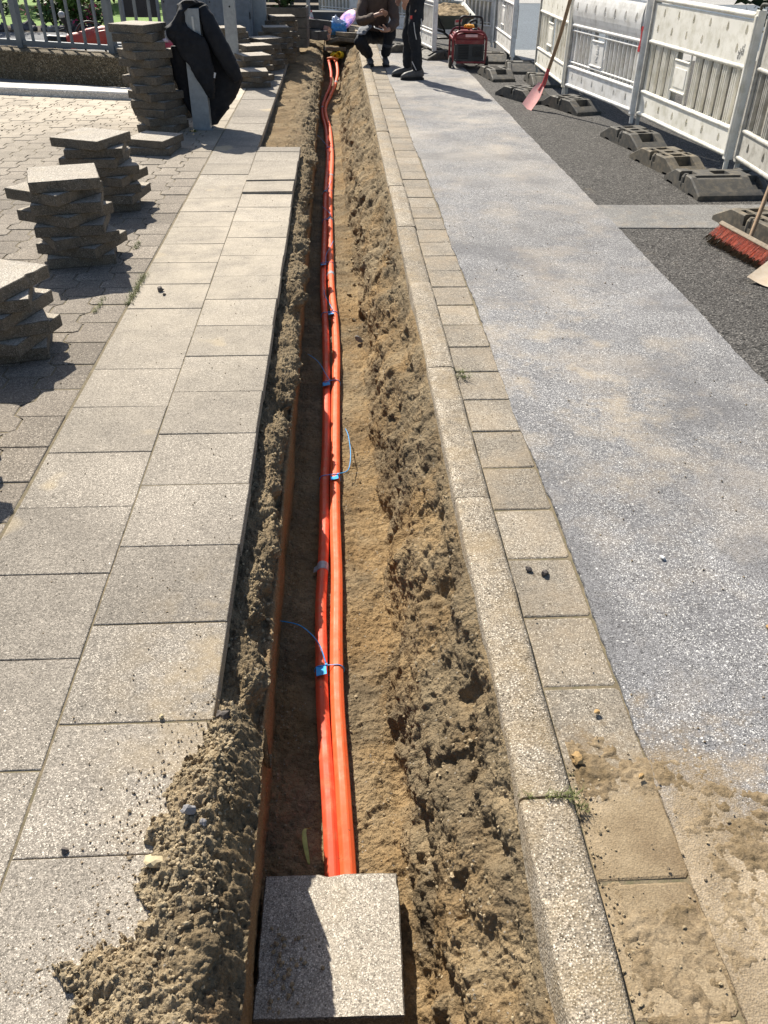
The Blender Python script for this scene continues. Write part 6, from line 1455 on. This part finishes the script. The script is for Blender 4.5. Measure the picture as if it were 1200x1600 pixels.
def head_mesh(mb, c, face, up=Vector((0, 0, 1)), s=1.0):
    """head with brow, nose, mouth, chin and ears; c = centre of skull"""
    face = face.normalized(); right = face.cross(up).normalized(); up = right.cross(face)
    bm = bmesh.new(); bmesh.ops.create_icosphere(bm, subdivisions=4, radius=1)
    for v in bm.verts:
        x, y, z = v.co                                  # x right, y face, z up
        X, Y, Z = x * .076, y * .096, z * .118
        if z < 0: X *= 1 - .28 * (-z) ** 1.4; Y *= 1 - .10 * -z
        if y > .2:
            g = lambda cx, cz, w, h: math.exp(-((x - cx) / w) ** 2 - ((z - cz) / h) ** 2)
            Y += .026 * g(0, -.17, .13, .20) + .010 * g(0, -.05, .10, .2) - .012 * (g(.36, .02, .2, .11) + g(-.36, .02, .2, .11)) + .006 * (g(.36, .17, .3, .07) + g(-.36, .17, .3, .07)) + .007 * g(0, -.50, .26, .06) - .006 * g(0, -.56, .24, .03) + .006 * g(0, -.63, .22, .06) + .010 * g(0, -.88, .3, .14)
        v.co = Vector(c) + (right * X + face * Y + up * Z) * s
    mb.add([v.co[:] for v in bm.verts], [[v.index for v in f.verts] for f in bm.faces]); bm.free()
    for sg in (-1, 1):
        o = Vector(c) + (right * sg * .074 - face * .008 - up * .005) * s; mb.tube([o + (up * .028 + face * -.004) * s, o + (right * sg * .014 + up * .02 - face * .014) * s, o + (right * sg * .014 - up * .01 - face * .012) * s, o - up * .03 * s], [.009 * s, .011 * s, .010 * s, .006 * s], 8)
def eyes(c, face, parent, s=1.0):
    face = face.normalized(); up = Vector((0, 0, 1)); right = face.cross(up).normalized(); up = right.cross(face)
    mb = MB()
    for sg in (-1, 1):
        bm = bmesh.new(); bmesh.ops.create_icosphere(bm, subdivisions=2, radius=.0115 * s); o = Vector(c) + (right * sg * .031 + face * .079 + up * .003) * s; mb.add([(v.co + o)[:] for v in bm.verts], [[v.index for v in f.verts] for f in bm.faces]); bm.free()
    mb.build('eyes', simple('eye', (.08, .06, .05), .2), parent, smooth=True)
def hair_cap(c, face, parent, s=1.0):
    face = face.normalized(); up = Vector((0, 0, 1)); right = face.cross(up).normalized(); up = right.cross(face); bm = bmesh.new(); bmesh.ops.create_icosphere(bm, subdivisions=4, radius=1)
    dele = [v for v in bm.verts if (v.co.z < .32 and v.co.y > -.05 + .2) or v.co.z < -.25 or (v.co.z < .05 and v.co.y > -.2)]
    bmesh.ops.delete(bm, geom=dele, context='VERTS')
    for v in bm.verts:
        k = 1.07 + .03 * mnoise.noise(v.co * 9); x, y, z = v.co; v.co = Vector(c) + (right * x * .077 * k + face * y * .097 * k + up * z * .119 * k) * s
    mb = MB(); bm.verts.index_update(); mb.add([v.co[:] for v in bm.verts], [[v.index for v in f.verts] for f in bm.faces]); bm.free(); mb.build('hair', M_hair, parent, smooth=True)
def boot(pos, d, parent, name='boot', mat=None, L=.30, pitch=0.0):
    """pos = heel bottom, d = toe direction"""
    d = Vector((d[0], d[1], 0)).normalized(); w = Vector((-d.y, d.x, 0)); u = Vector((0, 0, 1)); dp = (d * math.cos(pitch) - u * math.sin(pitch)); up = w.cross(dp) * -1; up = dp.cross(w) if dp.cross(w).z > 0 else -dp.cross(w)
    secs = [(-.005, .030, .02, .075), (.02, .038, .0, .125), (.07, .040, .0, .135), (.11, .038, .0, .115), (.16, .042, .0, .088), (.21, .048, .0, .078), (.26, .044, .002, .062), (.295, .028, .006, .038), (.305, .012, .010, .024)]
    k = L / .305; n = 16; mb = MB(); P = []
    for t, hw, zb, zt in secs:
        for i in range(n):
            a = 2 * PI * i / n; cx, sz = math.cos(a), math.sin(a); ex = math.copysign(abs(cx) ** .7, cx); ez = math.copysign(abs(sz) ** .75, sz); z = (zb + zt) / 2 + (zt - zb) / 2 * ez; P.append(Vector(pos) + dp * t * k + w * hw * ex * (1 - .25 * max(0, ez)) + up * (z + .022))
    mb.grid(n, len(secs), lambda i, j: P[j * n + i], closed_x=True); mb.f += [tuple(reversed(range(n))), tuple(range((len(secs) - 1) * n, len(secs) * n))]; mb.mi += [0, 0]
    b = mb.build(name, mat or M_shoe, parent, smooth=True)
    mb = MB(); ol = [(-.008, .03), (.02, .041), (.1, .036), (.15, .044), (.21, .052), (.26, .048), (.3, .03), (.312, 0)]; poly = [(t * k, y) for t, y in ol] + [(t * k, -y) for t, y in reversed(ol[:-1])]
    M = Matrix((dp, w, up)).transposed().to_4x4(); M.translation = Vector(pos); mb.prism(poly, .026, M); mb.build('sole', M_sole, b, bev=.004, seg=1); return b

def standing_worker():
    T = V(1.02, 12.28, -.021); root = empty('person', T); tag(root, 'worker standing in dark work trousers and grey boots, facing left', 'person')
    L = lambda x, y, z: V(x, y, z)
    # facing -x; left foot nearer the camera
    hipN, hipF = L(.02, -.09, .93), L(.02, .10, .93); kN, kF = L(-.005, -.115, .51), L(-.06, .14, .50); aN, aF = L(.055, -.12, .10), L(-.045, .165, .10)
    sN, sF = L(.03, -.20, 1.44), L(.02, .20, 1.44); eN, eF = L(.0, -.27, 1.14), L(.02, .27, 1.15); wN, wF = L(-.10, -.19, .935), L(-.14, .20, .95)
    hd = L(-.03, 0, 1.70)
    nd = {'pel': (L(.03, 0, .95), .10), 'sp': (L(.035, 0, 1.18), (.125, .095)), 'ch': (L(.03, 0, 1.38), (.15, .10)), 'nk': (L(.01, 0, 1.52), .055), 'hdb': (L(-.01, 0, 1.60), .055)}
    ed = [('pel', 'sp'), ('sp', 'ch'), ('ch', 'nk'), ('nk', 'hdb')]
    for t, s_, e_, w_, h_, k_, a_ in (('N', sN, eN, wN, hipN, kN, aN), ('F', sF, eF, wF, hipF, kF, aF)):
        nd['s' + t] = (s_, .055); nd['e' + t] = (e_, .042); nd['w' + t] = (w_, (.028, .022)); nd['h' + t] = (h_, .082); nd['k' + t] = (k_, .055); nd['a' + t] = (a_, .038)
        ed += [('ch', 's' + t), ('s' + t, 'e' + t), ('e' + t, 'w' + t), ('pel', 'h' + t), ('h' + t, 'k' + t), ('k' + t, 'a' + t)]
        hand_nodes(nd, ed, w_, 'w' + t, w_ - e_, V(-1, 0, .4), V(0, .6, -.3) if t == 'N' else V(0, -.6, -.3), t)
    body = skinned('body', nd, ed, 'pel', M_skin, root)
    fm = MB()
    for w_, e_, t in ((wN, eN, 1), (wF, eF, -1)): finger_mesh(fm, w_, w_ - e_, V(-.6, 0, .8), V(.3, .5 * t, -.6), .45)
    head_mesh(fm, hd, V(-1, -.15, -.12)); join_fingers(body, fm)
    eyes(hd, V(-1, -.15, -.12), body); hair_cap(hd, V(-1, -.15, -.12), body)
    nd = {'pel': (L(.03, 0, .97), (.16, .13)), 'w': (L(.03, 0, 1.06), (.155, .125))}; ed = [('pel', 'w')]
    for t, h_, k_, a_, sg in (('N', hipN, kN, aN, -1), ('F', hipF, kF, aF, 1)):
        nd['h' + t] = (h_ + V(0, .0, -.04), .108); nd['m' + t] = ((h_ + k_) / 2, .096); nd['k' + t] = (k_ + V(-.006, 0, 0), .084); nd['c' + t] = (k_.lerp(a_, .4) + V(.012, 0, 0), .080); nd['d' + t] = (k_.lerp(a_, .8), .079); nd['a' + t] = (a_ + V(0, 0, -.015), .080); ed += [('pel', 'h' + t), ('h' + t, 'm' + t), ('m' + t, 'k' + t), ('k' + t, 'c' + t), ('c' + t, 'd' + t), ('d' + t, 'a' + t)]
    tr = skinned('trousers', nd, ed, 'pel', M_navy, body); wrinkle(tr, .018, 13, 4)
    mb = MB(); mb.tube([(-.02, -.205, .66), (-.005, -.21, .56), (.02, -.205, .47)], .006, 6); mb.tube([(.075, -.19, .70), (.085, -.195, .6), (.08, -.195, .5)], .006, 6); mb.tube([(-.03, -.2, .22), (.0, -.205, .17), (.03, -.2, .12)], .006, 6); mb.build('reflective_piping', M_refl, tr)
    mb = MB(); mb.box((-.055, -.205, .715), (.026, .006, .036)); mb.build('red_badge', simple('badge_red', (.6, .06, .05), .5), tr)
    nd = {'w': (L(.03, 0, 1.00), (.15, .125)), 'sp': (L(.035, 0, 1.2), (.155, .125)), 'ch': (L(.03, 0, 1.37), (.175, .125)), 'nk': (L(.015, 0, 1.50), .075)}; ed = [('w', 'sp'), ('sp', 'ch'), ('ch', 'nk')]
    for t, s_, e_, w_ in (('N', sN, eN, wN), ('F', sF, eF, wF)): nd['s' + t] = (s_, .078); nd['e' + t] = (e_, .062); nd['w' + t] = (e_.lerp(w_, .85), .048); ed += [('ch', 's' + t), ('s' + t, 'e' + t), ('e' + t, 'w' + t)]
    jk = skinned('jacket', nd, ed, 'sp', M_navy, body); wrinkle(jk, .014, 12, 9)
    boot(aN + V(.075, .0, -.10), (-1, -.12), body); boot(aF + V(.075, 0, -.10), (-1, -.1), body)
standing_worker()

def crouching_worker():
    T = V(0, 0, -.02); root = empty('person', (.6, 13.5, -.02)); tag(root, 'worker crouching in a brown jacket with a grey flap, looking at a pale phone', 'person'); O = V(.6, 13.5, 0)
    L = lambda x, y, z: V(x, y, z) - O
    hipL, hipR = L(.47, 13.78, .36), L(.68, 13.78, .36); kL, kR = L(.335, 13.36, .33), L(.785, 13.40, .47); aL, aR = L(.50, 13.60, .12), L(.715, 13.52, .12)
    sL, sR = L(.405, 13.60, .84), L(.815, 13.62, .85); eL, eR = L(.345, 13.40, .56), L(.845, 13.42, .54); wL, wR = L(.585, 13.22, .66), L(.735, 13.20, .475)
    hd = L(.61, 13.42, 1.075)
    nd = {'pel': (L(.575, 13.80, .38), .115), 'sp': (L(.585, 13.74, .58), (.13, .105)), 'ch': (L(.60, 13.64, .79), (.15, .105)), 'nk': (L(.61, 13.55, .93), .055), 'hb': (L(.61, 13.48, 1.00), .055)}; ed = [('pel', 'sp'), ('sp', 'ch'), ('ch', 'nk'), ('nk', 'hb')]
    for t, s_, e_, w_, h_, k_, a_ in (('L', sL, eL, wL, hipL, kL, aL), ('R', sR, eR, wR, hipR, kR, aR)):
        nd['s' + t] = (s_, .055); nd['e' + t] = (e_, .042); nd['w' + t] = (w_, (.028, .022)); nd['h' + t] = (h_, .085); nd['k' + t] = (k_, .058); nd['a' + t] = (a_, .04)
        ed += [('ch', 's' + t), ('s' + t, 'e' + t), ('e' + t, 'w' + t), ('pel', 'h' + t), ('h' + t, 'k' + t), ('k' + t, 'a' + t)]
        hand_nodes(nd, ed, w_, 'w' + t, (V(.9, -.1, .25) if t == 'L' else V(-.95, -.15, .12)), V(0, -.5, .8), V(0, -.4, -.5), t)
    body = skinned('body', nd, ed, 'pel', M_skin, root); fm = MB()
    finger_mesh(fm, wL, V(.9, -.1, .25), V(.1, -.5, .8), V(-.2, .5, -.6), .75); finger_mesh(fm, wR, V(-.95, -.15, .12), V(0, -.4, .85), V(.2, -.5, .2), .6)
    head_mesh(fm, hd, V(-.05, -1, -.45)); join_fingers(body, fm); eyes(hd, V(-.05, -1, -.45), body); hair_cap(hd, V(-.05, -1, -.45), body)
    nd = {'pel': (L(.575, 13.79, .40), (.17, .15)), 'w': (L(.58, 13.76, .5), (.15, .13))}; ed = [('pel', 'w')]
    for t, h_, k_, a_ in (('L', hipL, kL, aL), ('R', hipR, kR, aR)):
        nd['h' + t] = (h_, .115); nd['m' + t] = ((h_ + k_) / 2 + V(0, 0, .01), .104); nd['k' + t] = (k_, .088); nd['c' + t] = (k_.lerp(a_, .5), .084); nd['a' + t] = (a_ + V(0, 0, -.015), .070); ed += [('pel', 'h' + t), ('h' + t, 'm' + t), ('m' + t, 'k' + t), ('k' + t, 'c' + t), ('c' + t, 'a' + t)]
    tr = skinned('trousers', nd, ed, 'pel', M_navy, body); wrinkle(tr, .016, 13, 4)
    mb = MB(); nu, nv = 14, 10                                   # light grey coat tail spread over the left thigh
    nd = {'a': (L(.47, 13.60, .50), (.10, .03)), 'b': (L(.39, 13.44, .445), (.085, .028)), 'c': (L(.345, 13.33, .405), (.055, .02))}
    fl = skinned('grey_flap', nd, [('a', 'b'), ('b', 'c')], 'b', M_greyk, body); wrinkle(fl, .014, 16, 7)
    nd = {'a': (kR.lerp(aR, .42) + V(.0, -.012, 0), .092), 'b': (kR.lerp(aR, .7) + V(0, -.012, 0), .085)}; skinned('grey_knee_patch', nd, [('a', 'b')], 'a', simple('charcoal_patch', (.05, .052, .058), .85, var=.2), body)
    nd = {'w': (L(.58, 13.74, .44), (.185, .15)), 'sp': (L(.585, 13.72, .60), (.175, .14)), 'ch': (L(.60, 13.63, .78), (.19, .14)), 'nk': (L(.61, 13.56, .905), .08)}; ed = [('w', 'sp'), ('sp', 'ch'), ('ch', 'nk')]
    for t, s_, e_, w_ in (('L', sL, eL, wL), ('R', sR, eR, wR)): nd['s' + t] = (s_, .085); nd['u' + t] = (s_.lerp(e_, .5), .076); nd['e' + t] = (e_, .070); nd['f' + t] = (e_.lerp(w_, .5), .060); nd['w' + t] = (e_.lerp(w_, .88), .047); ed += [('ch', 's' + t), ('s' + t, 'u' + t), ('u' + t, 'e' + t), ('e' + t, 'f' + t), ('f' + t, 'w' + t)]
    jk = skinned('jacket', nd, ed, 'sp', M_brown, body); wrinkle(jk, .016, 12, 9)
    boot(aL + V(-.02, .10, -.12), (.10, -1), body, L=.29); boot(aR + V(-.0, .10, -.12), (.05, -1), body, L=.29)
    ph = empty('phone', (.60, 13.10, .487)); tag(ph, 'pale phone held by the crouching worker', 'phone'); mb = MB(); mb.box((0, 0, 0), (.135, .07, .009), (rad(12), rad(14), rad(10))); mb.build('case', simple('pale_case', (.70, .70, .68), .4), ph, bev=.003)
    mb = MB(); mb.box((.0, .0, .0058), (.115, .06, .0012), (rad(12), rad(14), rad(10))); mb.build('screen', simple('dark_glass', (.02, .02, .025), .15), ph)
crouching_worker()
